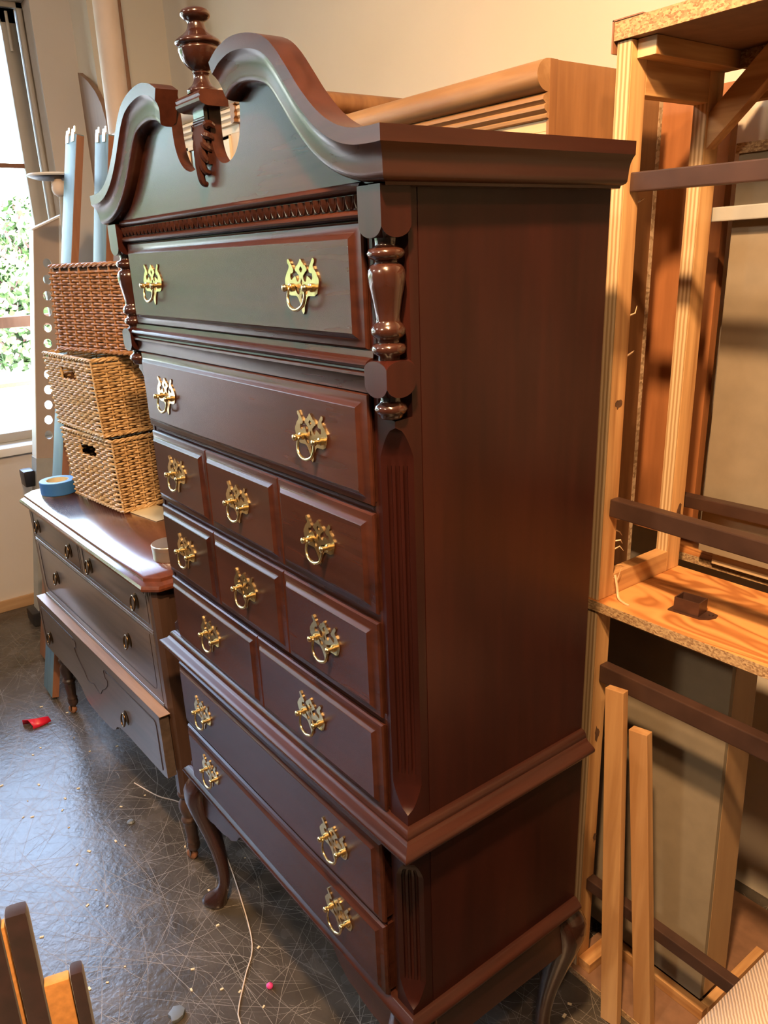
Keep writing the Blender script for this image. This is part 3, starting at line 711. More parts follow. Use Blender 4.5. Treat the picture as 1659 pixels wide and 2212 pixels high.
# ------------------------------------------------------------------ low dresser (own frame: u along the front, v depth, z)
DT = math.atan2(0.037, 1.167)
DR = thing('dresser', 'low greyish walnut dresser on turned legs with casters, left of the tall chest', 'dresser', (-1.09, 0.012, 0), DT)
DH = 0.955; UL, UR = -1.142, -0.002; DV = 0.50
def dbuild(mb, name, mat, parent=None, **k):
    return mb.build(name, mat, DR if parent is None else parent, local=True, **k) if parent is None else dsub(mb, name, mat, parent, **k)
DF = WM['dresser']
def dsub(mb, name, mat, parent, smooth=35, bev=0):
    vs = mb.v; lo = [min(v[i] for v in vs) for i in range(3)]; hi = [max(v[i] for v in vs) for i in range(3)]
    c = Vector(((lo[0]+hi[0])/2, (lo[1]+hi[1])/2, lo[2]))
    return place(name, mb.mesh(name, mat, smooth, bev, Matrix.Translation(-c)), parent, DF @ Matrix.Translation(c))
# top: chamfered corners, stepped edge
def top_ring(o, z, c=0.035):
    a, b, f, k = UL-0.026-o, UR+0.026+o, -0.026-o, DV
    return [(a+c, f, z), (b-c, f, z), (b, f+c, z), (b, k, z), (a, k, z), (a, f+c, z)]
dbuild(MB().loft([top_ring(-0.012, 0.914), top_ring(-0.006, 0.916), top_ring(0.0, 0.921), top_ring(0.001, 0.928), top_ring(-0.002, 0.933), top_ring(-0.003, 0.935), top_ring(-0.009, 0.938), top_ring(-0.015, 0.942), top_ring(-0.016, 0.951), top_ring(-0.021, 0.955)]), 'dresser_top', WALNUT_TOP, smooth=30)
# carcass, posts, rails
dbuild(MB().box(UL+0.03, UR-0.03, 0.012, DV-0.01, 0.345, 0.914), 'carcass', CHERRY_D, smooth=0)
for u0, u1, s in ((UL, UL+0.034, -1), (UR-0.034, UR, 1)):
    c = 0.012
    pl = [(u0, 0.0), (u1-c, 0.0), (u1, c), (u1, 0.045), (u0, 0.045)] if s > 0 else [(u0+c, 0.0), (u1, 0.0), (u1, 0.045), (u0, 0.045), (u0, c)]
    dbuild(MB().prism(pl, XY, 0.250, 0.914), 'front_post', WALNUT_Z, smooth=0)
    pb = [(u0, DV-0.05), (u1, DV-0.05), (u1, DV-0.005), (u0, DV-0.005)]
    dbuild(MB().prism(pb, XY, 0.250, 0.914), 'rear_post', WALNUT_Z, smooth=0)
    x0, x1 = (UR-0.022, UR-0.008) if s > 0 else (UL+0.008, UL+0.022)
    dbuild(MB().box(x0, x1, 0.045, DV-0.05, 0.33, 0.914), 'side_panel', WALNUT_Z, smooth=0)
dbuild(MB().box(UL+0.034, UR-0.034, DV-0.02, DV-0.008, 0.35, 0.914), 'back_panel', WALNUT_Z, smooth=0)
FU0, FU1 = UL+0.034, UR-0.034
rails = MB().box(FU0, FU1, 0.002, 0.02, 0.774, 0.786).box(FU0, FU1, 0.002, 0.02, 0.545, 0.556).box(-0.585, -0.570, 0.0, 0.02, 0.785, 0.912)
for z in (0.7765, 0.784, 0.5475, 0.554): rails.tube([(FU0, 0.001, z), (FU1, 0.001, z)], 0.0035, 8)
dbuild(rails, 'front_rails', WALNUT_X)
dbuild(MB().box(FU0-0.012, FU1+0.012, -0.001, 0.02, 0.896, 0.914), 'frieze', WALNUT_X, smooth=0)
cv = MB(); NT = 40
for i in range(NT):
    u = FU0+(i+0.5)*(FU1-FU0)/NT; w = (FU1-FU0)/NT
    rings = []
    for t in (0, 0.3, 0.6, 0.85, 1.0):
        z = 0.9135-0.0215*t; hw = w*0.34*math.sqrt(max(0.02, 1-(max(0, t-0.45)/0.55)**2)); d = 0.005*(1-0.35*t)
        rings.append([(u+hw*math.cos(a)+0.002*t, -0.001-d*math.sin(a), z) for a in (0, PI/4, PI/2, 3*PI/4, PI)])
    cv.loft(rings)
    cv.box(u+w*0.40, u+w*0.5, -0.003, 0.0, 0.892, 0.914)
dbuild(cv, 'tongue_carving', WALNUT_X, smooth=50)
# drawers with inlay lines and ring pulls
ring_plate = MB().lathe([(0.0001, 0.0), (0.016, 0.0), (0.0165, 0.0015), (0.013, 0.0035), (0.010, 0.0035), (0.0075, 0.0055), (0.004, 0.0075), (0.0001, 0.008)], (0, 0, 0), 20, Matrix.Diagonal((1.05, 1, 1.6, 1)) @ Matrix.Rotation(PI/2, 4, 'X')).mesh('pull_plate', BRASS_D, 60)
ring_ring = MB().tube([(0.0155*math.sin(2*PI*k/20), -0.0085-0.003*(1-math.cos(2*PI*k/20)), -0.003+0.0215*math.cos(2*PI*k/20)) for k in range(20)], 0.0028, 6, True).mesh('pull_ring', BRASS_D, 60)
def dpull(d, u, v, z):
    for n, me in (('pull_plate', ring_plate), ('pull_ring', ring_ring)):
        place(n, me, d, DF @ Matrix.Translation((u, v, z)))
def line(d, pts, r=0.0011):
    dsub(MB().tube(pts, r, 5), 'inlay_line', CHERRY_D, d)
for u0, u1, pu in ((FU0+0.003, -0.588, (-1.033, -0.686)), (-0.567, FU1-0.003, (-0.495, -0.129))):
    d = dbuild(MB().box(u0, u1, -0.001, 0.3, 0.789, 0.895), 'drawer', WALNUT_X, bev=0.0015)
    c = 0.012
    a, b, z0, z1 = u0+c, u1-c, 0.789+c, 0.895-0.003
    line(d, [(a, -0.0012, z1), (a, -0.0012, z0+0.01), (a+0.004, -0.0012, z0+0.002), (a+0.012, -0.0012, z0), (b-0.012, -0.0012, z0), (b-0.004, -0.0012, z0+0.002), (b, -0.0012, z0+0.01), (b, -0.0012, z1)])
    for u in pu: dpull(d, u, -0.001, 0.848)
d = dbuild(MB().box(FU0+0.003, FU1-0.003, -0.001, 0.3, 0.559, 0.771), 'drawer', WALNUT_X, bev=0.0015)
a, b, z0, z1 = FU0+0.028, FU1-0.03, 0.586, 0.768
line(d, [(a, -0.0012, z1), (a, -0.0012, z0+0.02), (a+0.006, -0.0012, z0+0.006), (a+0.02, -0.0012, z0), (b-0.02, -0.0012, z0), (b-0.006, -0.0012, z0+0.006), (b, -0.0012, z0+0.02), (b, -0.0012, z1)])
for u in (-0.902, -0.241): dpull(d, u, -0.001, 0.682)
# lower drawer, pulled a little out, with shaped bottom edge
B0, B1 = UL+0.012, UR+0.008; BZ = 0.545
ph = [(B0, BZ), (B0, 0.338), (B0+0.02, 0.333), (-0.82, 0.333), (-0.77, 0.329), (-0.735, 0.316), (-0.715, 0.296), (-0.69, 0.283), (-0.65, 0.276), (-0.57, 0.273)]
ph = ph+[(-1.142-x+0.010, z) for x, z in reversed(ph[:-1])]
d = dbuild(MB().prism([(x, z) for x, z in ph], XZ, -0.034, -0.006), 'drawer', WALNUT_X, smooth=0)
dsub(MB().box(B0, B1, -0.0345, -0.003, BZ-0.0005, BZ+0.0015), 'worn_top_edge', RAWEDGE, d, 0)
dsub(MB().box(B0+0.03, B1-0.05, -0.006, 0.35, 0.36, 0.53), 'drawer_box', RAWEDGE, d, 0)
f = -0.0352
a, b, z0, z1 = B0+0.03, B1-0.035, 0.352, 0.520
mid = -0.57
og = [(mid-0.16, z1-0.012), (mid-0.15, z1-0.004), (mid-0.135, z1-0.012), (mid-0.14, z1-0.035), (mid-0.155, z1-0.040), (mid-0.15, z1-0.058), (mid-0.12, z1-0.085), (mid-0.085, z1-0.105), (mid-0.06, z1-0.130), (mid-0.03, z1-0.128), (mid, z1-0.118)]
ogr = [(2*mid-x, z) for x, z in reversed(og)]
line(d, catmull([(x, f, z) for x, z in og+ogr[1:]], 3))
line(d, [(mid-0.155, f, z1-0.004), (a+0.02, f, z1-0.004)]); line(d, [(mid+0.155, f, z1-0.004), (b-0.012, f, z1-0.004), (b-0.004, f, z1-0.008), (b, f, z1-0.02), (b, f, z0)])
line(d, [(a, f, z1-0.02), (a, f, z0)])
for u in (-1.025+0.0, -0.285): dpull(d, u, -0.034, 0.405)
# turned legs on casters
lp = [(0.022, 0.345), (0.022, 0.272), (0.018, 0.268), (0.017, 0.262), (0.024, 0.256), (0.027, 0.249), (0.024, 0.241), (0.017, 0.236), (0.019, 0.230), (0.0265, 0.215), (0.0275, 0.200), (0.024, 0.180), (0.0185, 0.168), (0.0185, 0.165), (0.025, 0.161), (0.0265, 0.155), (0.024, 0.149), (0.0215, 0.145), (0.0215, 0.138), (0.019, 0.105), (0.0165, 0.080), (0.0195, 0.077), (0.0200, 0.073), (0.0175, 0.070), (0.0190, 0.066), (0.0205, 0.057), (0.018, 0.045), (0.012, 0.038)]
for u in (UL+0.022, UR-0.022):
    for v in (0.022, DV-0.03):
        l = dbuild(MB().lathe(list(reversed(lp)), (u, v, 0), 22), 'turned_leg', WALNUT_Z, smooth=60)
        cz = 0.018; q = Matrix.Translation((u-0.010, v-0.004, cz)) @ Matrix.Rotation(0.5, 4, 'Z') @ Matrix.Rotation(PI/2, 4, 'X')
        dsub(MB().lathe([(0.004, -0.008), (0.016, -0.008), (0.018, -0.005), (0.018, 0.005), (0.016, 0.008), (0.004, 0.008)], (0, 0, 0), 20, q), 'caster_wheel', RAILBROWN, l, 60)
        dsub(MB().tube([(u, v, 0.045), (u, v, 0.034), (u-0.006, v-0.001, 0.026)], 0.006, 8).beam((u-0.002, v-0.012, 0.036), (u-0.011, v-0.012, 0.014), 0.003, 0.010, (1, 0, 0)).beam((u-0.002, v+0.006, 0.036), (u-0.011, v+0.006, 0.014), 0.003, 0.010, (1, 0, 0)), 'caster_fork', BRASS_D, l)

# ------------------------------------------------------------------ wicker baskets
def basket(label, loc, rz, L, D, H, flare, mat, pitch=0.0088, handle=True, flip=False, z_over=0.0):
    """open basket; origin at front right bottom corner; x runs to the left (negative), y back"""
    t = thing('wicker_basket', label, 'basket', loc, rz, 'stacked wicker baskets')
    def corner_pts(z):
        f = flare*(1-z/H if flip else z/H)
        return [(-L-f, -f), (f, -f), (f, D+f), (-L-f, D+f)]
    def perim(z, n):
        c = corner_pts(z); out = []
        for k in range(4):
            a, b = c[k], c[(k+1) % 4]
            for i in range(n[k % 2]):
                s = i/n[k % 2]; out.append((a[0]+(b[0]-a[0])*s, a[1]+(b[1]-a[1])*s, k, s))
        return out
    nx, ny = 9, 7
    nn = (nx*2, ny*2)
    strands = MB(); stakes = MB()
    rows_ = int((H-0.02)/pitch)
    rng = random.Random(len(label))
    nrm = [(0, -1), (1, 0), (0, 1), (-1, 0)]
    hz0, hz1 = H*0.70, H*0.84
    hx0, hx1 = -L*0.62, -L*0.38
    for r_ in range(rows_):
        z = 0.012+r_*pitch
        ps = perim(z, nn); pts = []
        for i, (x, y, k, s) in enumerate(ps):
            ph = (1 if ((i//1) % 2 == 0) else -1)*(1 if r_ % 2 else -1)
            a = 0.0056*(0.0 if i % 2 == 0 and False else 1)*ph
            n_ = nrm[k]
            zz = z+rng.uniform(-0.0008, 0.0008)
            pts.append(Vector((x+n_[0]*a, y+n_[1]*a, zz)))
        rr = pitch*0.46
        fr = handle and (hz0 < z < hz1)
        if not fr:
            sm = catmull(pts, 2, True)
            strands.tube(sm, rr, 5, True)
        else:
            keep = [p for p in pts]
            # open a slot in the front wall
            idx = [i for i, (x, y, k, s) in enumerate(ps) if not (k == 0 and hx0 < x < hx1)]
            first = max([i for i in range(len(ps)) if i not in idx])+1
            seq = [pts[(first+j) % len(pts)] for j in range(len(idx))]
            strands.tube(catmull(seq, 2), rr, 5)
    strands.build('wicker_weave', mat, t, local=True, smooth=60, kind='stuff')
    for k in range(4):
        n = (nx, ny)[k % 2]
        for i in range(n):
            s = (i+0.0)/n
            def at(z):
                c = corner_pts(z); a, b = c[k], c[(k+1) % 4]
                return Vector((a[0]+(b[0]-a[0])*s, a[1]+(b[1]-a[1])*s, z))
            if handle and k == 0 and hx0 < at(H).x < hx1:
                stakes.tube([at(0.004), at(hz0)], 0.0034, 5); stakes.tube([at(hz1), at(H-0.004)], 0.0034, 5)
            else: stakes.tube([at(0.004), at(H-0.004)], 0.0034, 5)
    stakes.build('wicker_stakes', mat, t, local=True, smooth=60, kind='stuff')
    # braided borders top and bottom
    for z, amp in ((H-0.004, 0.006), (0.006, 0.005)):
        bd = MB()
        ps = perim(z, (30, 22)); m_ = len(ps)
        for ph in range(3):
            pts = []
            for i, (x, y, k, s) in enumerate(ps):
                n_ = nrm[k]; a = 2*PI*(i/m_*round(m_/5))+ph*2*PI/3
                pts.append(Vector((x+n_[0]*(amp*0.7*math.cos(a)+0.002), y+n_[1]*(amp*0.7*math.cos(a)+0.002), z+amp*0.7*math.sin(a))))
            bd.tube(pts, 0.0040, 5, True)
        bd.build('braided_border', mat, t, local=True, smooth=60)
    # floor and inner face
    inn = MB(); c0 = corner_pts(0.0); c1 = corner_pts(H)
    g = 0.006
    def ins(c, z): return [(c[0][0]+g, c[0][1]+g, z), (c[1][0]-g, c[1][1]+g, z), (c[2][0]-g, c[2][1]-g, z), (c[3][0]+g, c[3][1]-g, z)]
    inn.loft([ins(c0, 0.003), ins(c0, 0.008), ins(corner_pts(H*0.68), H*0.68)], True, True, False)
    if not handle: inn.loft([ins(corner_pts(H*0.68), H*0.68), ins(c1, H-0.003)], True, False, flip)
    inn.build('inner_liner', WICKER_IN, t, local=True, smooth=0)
    return t
BZ0 = DH+0.0015
basket('honey wicker basket with handle slot at the bottom of the stack on the dresser', (-1.700, 0.163, BZ0), math.radians(7), 0.36, 0.28, 0.250, 0.010, WICKER_L)
basket('honey wicker basket with handle slot in the middle of the stack', (-1.712, 0.140, BZ0+0.2585), math.radians(4), 0.39, 0.30, 0.252, 0.010, WICKER_L)
basket('orange brown wicker basket turned upside down on top of the stack', (-1.53, 0.27, BZ0+0.2585+0.2605), math.radians(15), 0.49, 0.19, 0.275, 0.012, WICKER_D, handle=False, flip=True)

# things lying on the dresser top
tp = thing('tape_roll', 'blue masking tape roll lying flat on the dresser beside the baskets', 'tape', (-2.135, 0.075, DH+0.0005))
MB().lathe([(0.041, 0.0), (0.062, 0.0), (0.0635, 0.002), (0.0635, 0.046), (0.062, 0.048), (0.041, 0.048), (0.041, 0.0)], (-2.135, 0.075, DH+0.0005), 48, caps=False).build('tape', BLUETAPE, tp)
MB().lathe([(0.038, 0.0), (0.041, 0.0), (0.041, 0.047), (0.038, 0.047), (0.038, 0.0)], (-2.135, 0.075, DH+0.0005), 48, caps=False).build('core', PAPERM, tp)
cn = thing('round_tin', 'short silver round tin on the dresser beside the tall chest', 'tin', (-1.205, 0.118, DH+0.0005))
MB().lathe([(0.0, 0.0), (0.047, 0.0), (0.048, 0.001), (0.048, 0.030), (0.047, 0.031)], (-1.205, 0.118, DH+0.0005), 40).build('body', SILVER, cn)
MB().lathe([(0.049, 0.030), (0.0495, 0.031), (0.0495, 0.042), (0.048, 0.044), (0.0, 0.0445)], (-1.205, 0.118, DH+0.0005), 40).build('lid', SILVER, cn)
tag(MB().obox((-1.63, 0.245, DH+0.0012), (0.98, 0.17, 0), (-0.17, 0.98, 0), (0, 0, 1), 0.085, 0.05, 0.0006).build('paper_sheet', PAPERM, None, smooth=0), 'yellowed paper sheet under the front corner of the bottom basket', 'paper')
tag(MB().obox((-2.19, 0.235, DH+0.0115), (0.99, 0.12, 0), (-0.12, 0.99, 0), (0, 0, 1), 0.07, 0.03, 0.011).build('wood_offcut', OAK_L, None, smooth=0, bev=0.001), 'pale wood offcut lying on the dresser behind the blue tape', 'wood block')

# ------------------------------------------------------------------ things in the left corner
def plank(name, label, cat, p0, p1, wdir, w, t, mat, edge=None, hooks=False, group=None):
    p0, p1 = Vector(p0), Vector(p1); d = (p1-p0).normalized(); wd = Vector(wdir); wd = (wd-d*wd.dot(d)).normalized(); n_ = d.cross(wd)
    th_ = thing(name, label, cat, p0, 0, group)
    MB().beam(p0, p1, t, w, wd).build('board', mat, th_, bev=0.0015)
    if edge: MB().beam(p0+wd*(w/2+0.002)+d*0.002, p1+wd*(w/2+0.002)-d*0.004, t*0.94, 0.004, wd).build('bare_edge', edge, th_, smooth=0)
    if hooks:
        for k in (-0.3, 0.22):
            c = p1+wd*(w*k)-d*0.03
            nn = -n_ if n_.y > 0 else n_
            hk = MB().obox(c+nn*(t/2+0.0015)+d*0.022, wd, nn, d, 0.016, 0.0015, 0.016)
            hk.obox(c+nn*(t/2+0.0015)+d*0.042+wd*0.008, wd, nn, d, 0.020, 0.0015, 0.006)
            hk.obox(c+nn*(t/2+0.0015)+d*0.051+wd*0.018, wd, nn, d, 0.008, 0.0015, 0.005)
            hk.build('hook_plate', STEEL, th_, smooth=0, bev=0.0008)
    return th_
plank('bed_rail', 'pale blue painted bed rail with steel hooks, leaning left of the baskets', 'bed rail', (-2.43, -0.035, 0.016), (-2.36, 0.405, 2.19), (1, 0, 0), 0.125, 0.028, BLUEPAINT, RAILBROWN, True)
plank('bed_rail', 'second pale blue bed rail with hooks, half hidden behind the first', 'bed rail', (-2.44, 0.16, 0.016), (-2.24, 0.475, 2.18), (1, 0, 0), 0.14, 0.028, BLUEPAINT, RAILBROWN, True)
plank('brown_board', 'bare brown board foot showing beside the dresser leg behind the blue rail', 'board', (-2.79, 0.035, 0.010), (-2.80, 0.20, 0.80), (1, 0, 0), 0.10, 0.022, RAILBROWN)

# perforated beige steel upright leaning before the window
up_t = thing('perforated_upright', 'beige steel upright with a row of round holes leaning before the window', 'steel post', (-3.2, 0.18, 0))
def UY(z): return 0.113+0.1635*z
UW = 0.135
pu = [(UY(0.80), 0.80), (UY(1.912), 1.912), (UY(1.966)+UW-0.008, 1.966), (UY(0.80)+UW, 0.80)]
holes = []
for k in range(12):
    z = 1.762-0.0725*k; c = UY(z)+0.060
    holes.append([(c+0.019*math.cos(2*PI*j/14), z+0.0215*math.sin(2*PI*j/14)) for j in range(14)])
MB().prism(pu, YZ, -3.203, -3.200, holes).build('perforated_face', BEIGESTEEL, up_t, smooth=0)
MB().prism([(UY(0.8)-0.002, 0.8), (UY(1.915)-0.002, 1.915), (UY(1.915)+0.0015, 1.915), (UY(0.8)+0.0015, 0.8)], YZ, -3.27, -3.198).build('side_flange', WHITEP, up_t, smooth=0)
MB().prism([(UY(0.8)+UW-0.016, 0.8), (UY(1.962)+UW-0.020, 1.966), (UY(1.97)+UW, 1.972), (UY(0.8)+UW, 0.8)], YZ, -3.27, -3.190).build('rear_flange', WHITEP, up_t, smooth=0)
MB().beam((-3.235, UY(1.912)-0.006, 1.910), (-3.235, UY(1.966)+UW+0.004, 1.974), 0.08, 0.007, (0, -0.3, 1)).build('top_cap', WHITEP, up_t, smooth=0)
MB().prism([(UY(0.07), 0.07), (UY(0.86), 0.86), (UY(0.86)+UW*0.75, 0.845), (UY(0.07)+UW*0.75, 0.07)], YZ, -3.196, -3.190).prism([(UY(0.07)-0.004, 0.07), (UY(0.86)-0.004, 0.86), (UY(0.86), 0.86), (UY(0.07), 0.07)], YZ, -3.275, -3.190).build('lower_sleeve', GREYBAR, up_t, smooth=0)
MB().box(-3.30, -3.17, 0.085, 0.26, 0, 0.075).build('rubber_foot', BLACK, up_t, bev=0.012)
MB().box(-3.30, -3.21, UY(0.76)-0.055, UY(0.76)+0.0, 0.72, 0.80).build('clamp', BLACK, up_t, bev=0.008)

# pale tube, copper-brown strip and headboard in the corner
tag(MB().lathe([(0.049, 0.0), (0.049, 3.2), (0.043, 3.2), (0.043, 0.0), (0.049, 0.0)], (0, 0, 0), 40, Matrix.Translation((-2.655, 0.66, 0.002)) @ Matrix.Rotation(-0.024, 4, 'X') @ Matrix.Rotation(-0.026, 4, 'Y'), caps=False).build('carpet_tube', TUBEMAT, None, smooth=60), 'long pale cardboard tube standing in the corner by the window', 'tube')
COPPER = wood('glossy_brown_strip', (0.16, 0.075, 0.035), (0.28, 0.135, 0.065), 'z', rough=0.25, coat=0.6)
tag(MB().beam((-2.79, 0.785, 0.004), (-2.835, 0.805, 3.2), 0.02, 0.105, (1, 0, 0)).build('wood_strip', COPPER, None, bev=0.002), 'tall glossy brown wood strip leaning behind the pale tube', 'board')
hbp = [(-3.40, 0.0), (-3.09, 0.0), (-3.10, 2.27), (-3.115, 2.37), (-3.145, 2.44), (-3.20, 2.50), (-3.28, 2.555), (-3.40, 2.612)]
tag(MB().prism(hbp, XZ, 0.805, 0.83).build('headboard', wood('headboard_brown', (0.22, 0.13, 0.08), (0.36, 0.23, 0.15), 'z', rough=0.6), None, smooth=30), 'thin brown board with one rounded upper corner in the corner by the window', 'headboard')
# black round tray on a pale knob and pole
tr_ = thing('tray_stand', 'round black tray on a pale knob, edge-on beside the blue rails', 'stand', (-2.545, 0.385, 0))
TX, TY = -2.555, 0.36
MB().lathe([(0.02, 0), (0.06, 0.004), (0.088, 0.013), (0.091, 0.019), (0.088, 0.022), (0.06, 0.016), (0.0, 0.012)], (TX, TY, 2.058), 40).build('tray', BLACK, tr_, smooth=60)
MB().lathe([(0.089, 0.013), (0.0935, 0.018), (0.0905, 0.0235), (0.087, 0.022)], (TX, TY, 2.058), 40, caps=False).build('tray_rim', WHITEP, tr_, smooth=60)
MB().lathe([(0.008, -0.06), (0.022, -0.052), (0.028, -0.036), (0.026, -0.016), (0.014, -0.002), (0.012, 0.002)], (TX+0.045, TY+0.005, 2.058), 24).build('knob', TUBEMAT, tr_, smooth=60)
MB().tube([(TX+0.045, TY+0.005, 2.0), (-2.505, 0.30, 1.2), (-2.60, 0.27, 0.012)], 0.008, 10).build('pole', GREYBAR, tr_)
MB().lathe([(0.0, 0.0), (0.06, 0.0), (0.06, 0.010), (0.02, 0.018)], (-2.60, 0.27, 0.0), 30).build('base', GREYBAR, tr_, smooth=50)

# ------------------------------------------------------------------ oak cabinets behind the chest
def cabinet(name, label, x0, x1, y0, y1, zt, front, frame_m, frame_z, side, doors, crown_side=False):
    c = thing(name, label, 'cabinet', ((x0+x1)/2, (y0+y1)/2, 0))
    zb = zt-0.075
    MB().box(x1-0.02, x1, y0+0.02, y1-0.012, 0.0, zt-0.004).build('side_panel', side, c, smooth=0)
    MB().box(x0, x0+0.02, y0+0.02, y1-0.012, 0.0, zt-0.004).build('side_panel', side, c, smooth=0)
    MB().box(x1-0.006, x1+0.0005, y0, y0+0.02, 0.0, zt-0.003).build('side_stile', side, c, smooth=0)
    MB().box(x0, x1+0.001, y1-0.012, y1, 0.0, zt-0.012).build('back_panel', PLY_B, c, smooth=0)
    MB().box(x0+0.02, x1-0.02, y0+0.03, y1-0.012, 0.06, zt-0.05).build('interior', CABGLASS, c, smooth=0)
    MB().box(x0+0.02, x1-0.02, y0+0.02, y1-0.012, zt-0.06, zt-0.045).build('roof_board', side, c, smooth=0)
    prof = [(0.01, zt-0.008)]
    for k in range(11):
        a = PI/2+PI*k/10*1.02
        prof.append((y0-0.018+0.026*math.cos(a)*1.0-0.004, zt-0.030+0.027*math.sin(a)))
    prof = [(y0+0.012, zt-0.003)]+[(y0-0.004+0.030*math.cos(PI/2+PI*k/12), zt-0.030+0.027*math.sin(PI/2+PI*k/12)) for k in range(13)]
    prof += [(y0-0.010, zt-0.060), (y0-0.016, zt-0.064), (y0-0.017, zt-0.070), (y0-0.011, zt-0.074), (y0-0.009, zt-0.076), (y0-0.013, zt-0.080), (y0-0.013, zt-0.085), (y0-0.007, zt-0.089), (y0-0.004, zt-0.091), (y0-0.007, zt-0.094), (y0-0.006, zt-0.099), (y0+0.001, zt-0.101), (y0+0.012, zt-0.101)]
    MB().loft([[(x, y, z) for y, z in prof] for x in (x0-0.002, x1+(0.0 if not crown_side else 0.034))]).build('crown_moulding', front, c, smooth=40)
    if crown_side:
        pr = [(x1+(y0-y), z) for y, z in prof]
        MB().loft([[(x, y, z) for x, z in pr] for y in (y0-0.02, y1)]).build('crown_return', crown_side, c, smooth=40)
    # face frame and glazed doors
    za = zt-0.101
    fr = MB().box(x0+0.0, x1-0.0065, y0+0.002, y0+0.02, za-0.020, za)
    fr.build('top_rail', frame_m, c, smooth=0, bev=0.001)
    MB().box(x0, x0+0.05, y0+0.002, y0+0.02, 0.0, za-0.0202).build('stile', frame_z, c, smooth=0)
    MB().box(x1-0.062, x1-0.0065, y0+0.002, y0+0.02, 0.0, za-0.0202).build('stile', frame_z, c, smooth=0)
    xs = [x0+0.05+(x1-0.062-x0-0.05)*k/doors for k in range(doors+1)]
    for a, b in zip(xs[:-1], xs[1:]):
        d = MB().box(a+0.003, a+0.045, y0-0.004, y0+0.012, 0.95, za-0.022).box(b-0.045, b-0.003, y0-0.004, y0+0.012, 0.95, za-0.022).box(a+0.003, b-0.003, y0-0.004, y0+0.012, za-0.032, za-0.022).box(a+0.003, b-0.003, y0-0.004, y0+0.012, 0.95, 1.0).build('glass_door', frame_m, c, smooth=0, bev=0.001)
        MB().box(a+0.045, b-0.045, y0+0.002, y0+0.006, 1.0, za-0.032).build('glass', CABGLASS, d, smooth=0)
        MB().box(a+0.003, b-0.003, y0-0.006, y0+0.012, 0.1, 0.93).build('lower_door', frame_m, c, smooth=0, bev=0.002)
    return c
PLY_B = chipmat('cabinet_back_edge', (0.30, 0.19, 0.10), (0.66, 0.50, 0.33), 90)
cabinet('oak_cabinet', 'tall oak cabinet with rounded crown behind the right of the cherry chest', -1.275, -0.279, 0.600, 0.948, 2.066, OAK_X, OAK_L, OAK_LZ, OAK_Z, 2)
cabinet('oak_cabinet', 'taller cream moulded cabinet seen through the cutouts of the chest pediment', -2.42, -1.335, 0.530, 1.12, 2.20, CREAMW, CREAMW, OAK_LZ, BROWNSIDE, 3, OAK_Z)

# ------------------------------------------------------------------ wooden storage rack at the right
RK = thing('storage_rack', 'rough plywood and pine storage rack with particle board top, right of the cherry chest', 'rack', (0.40, 0.86, 0))
RX0, RX1 = -0.152, -0.123
def frame_side(x0, x1):
    t = (x1-x0)
    for z0, z1 in ((0.020, 1.012), (1.0355, 2.064)):
        for y0, y1 in ((0.624, 0.668), (0.862, 0.910)):
            MB().box(x0, x1, y0, y1, z0, z1).build('post', PINE_Z, RK, smooth=0, bev=0.0012)
            MB().box(x0+0.0005, x1-0.0005, y0-0.0012, y0+0.001, z0, z1).build('plywood_edge', PLY_X, RK, smooth=0)
    MB().box(x0, x1, 0.668, 0.862, 1.0355, 1.083).build('rail', PINE_Y, RK, smooth=0, bev=0.001)
    MB().box(x0, x1, 0.668, 0.862, 1.983, 2.064).build('rail', PINE_Y, RK, smooth=0, bev=0.001)
frame_side(RX0, RX1); frame_side(0.97, 0.999)
MB().box(-0.155, 1.0, 0.620, 1.16, 2.0655, 2.094).build('top_board', CHIP_F, RK, smooth=0)
MB().box(-0.155, 1.0, 0.6165, 0.6205, 2.0655, 2.094).build('top_board_edge', CHIP, RK, smooth=0)
MB().box(-0.1585, -0.1555, 0.615, 0.75, 2.047, 2.0965).box(-0.1585, -0.10, 0.615, 0.75, 2.0945, 2.0965).build('edge_strip', BROWNSIDE, RK, smooth=0)
MB().box(-0.1225, -0.086, 0.640, 0.905, 2.036, 2.065).build('batten', PINE_Y, RK, smooth=0, bev=0.001)
MB().box(-0.122, -0.0865, 0.6385, 0.6405, 2.0365, 2.0645).build('batten_end', OAK_L, RK, smooth=0)
MB().box(-0.085, 0.9, 0.893, 0.925, 2.036, 2.065).build('rear_batten', CHIP, RK, smooth=0)
MB().box(-0.10, 0.05, 0.93, 0.96, 1.985, 2.012).build('rear_cleat', PINE_X, RK, smooth=0)
MB().beam((-0.140, 0.884, 1.921), (0.02, 0.884, 2.071), 0.030, 0.046, (0, 0, 1)).build('diagonal_brace', PINE_X, RK, smooth=0, bev=0.001)
# the shelf boards
SY0 = 0.618
MB().box(-0.150, 1.0, SY0, 0.912, 1.0125, 1.0350).build('shelf_board', SHELFPLY, RK, smooth=0)
MB().box(-0.150, 1.0, SY0-0.0012, SY0+0.001, 1.0127, 1.0345).build('shelf_edge', CHIP, RK, smooth=0)
MB().box(-0.23, 1.0, 1.000, 1.155, 1.0125, 1.032).build('rear_shelf_board', SHELFPLY, RK, smooth=0)
MB().box(-0.23, 1.0, 0.9985, 1.0005, 1.0127, 1.0315).build('rear_shelf_edge', CHIP, RK, smooth=0)
MB().box(-0.155, 1.0, 0.612, 1.16, 0.0, 0.019).build('base_board', CHIP_F, RK, smooth=0)
MB().box(-0.155, 1.0, 0.610, 0.6125, 0.0005, 0.0185).build('base_edge', CHIP, RK, smooth=0)
MB().box(-0.1225, -0.088, 0.628, 0.86, 0.0195, 0.048).build('base_block', PINE_Y, RK, smooth=0, bev=0.001)
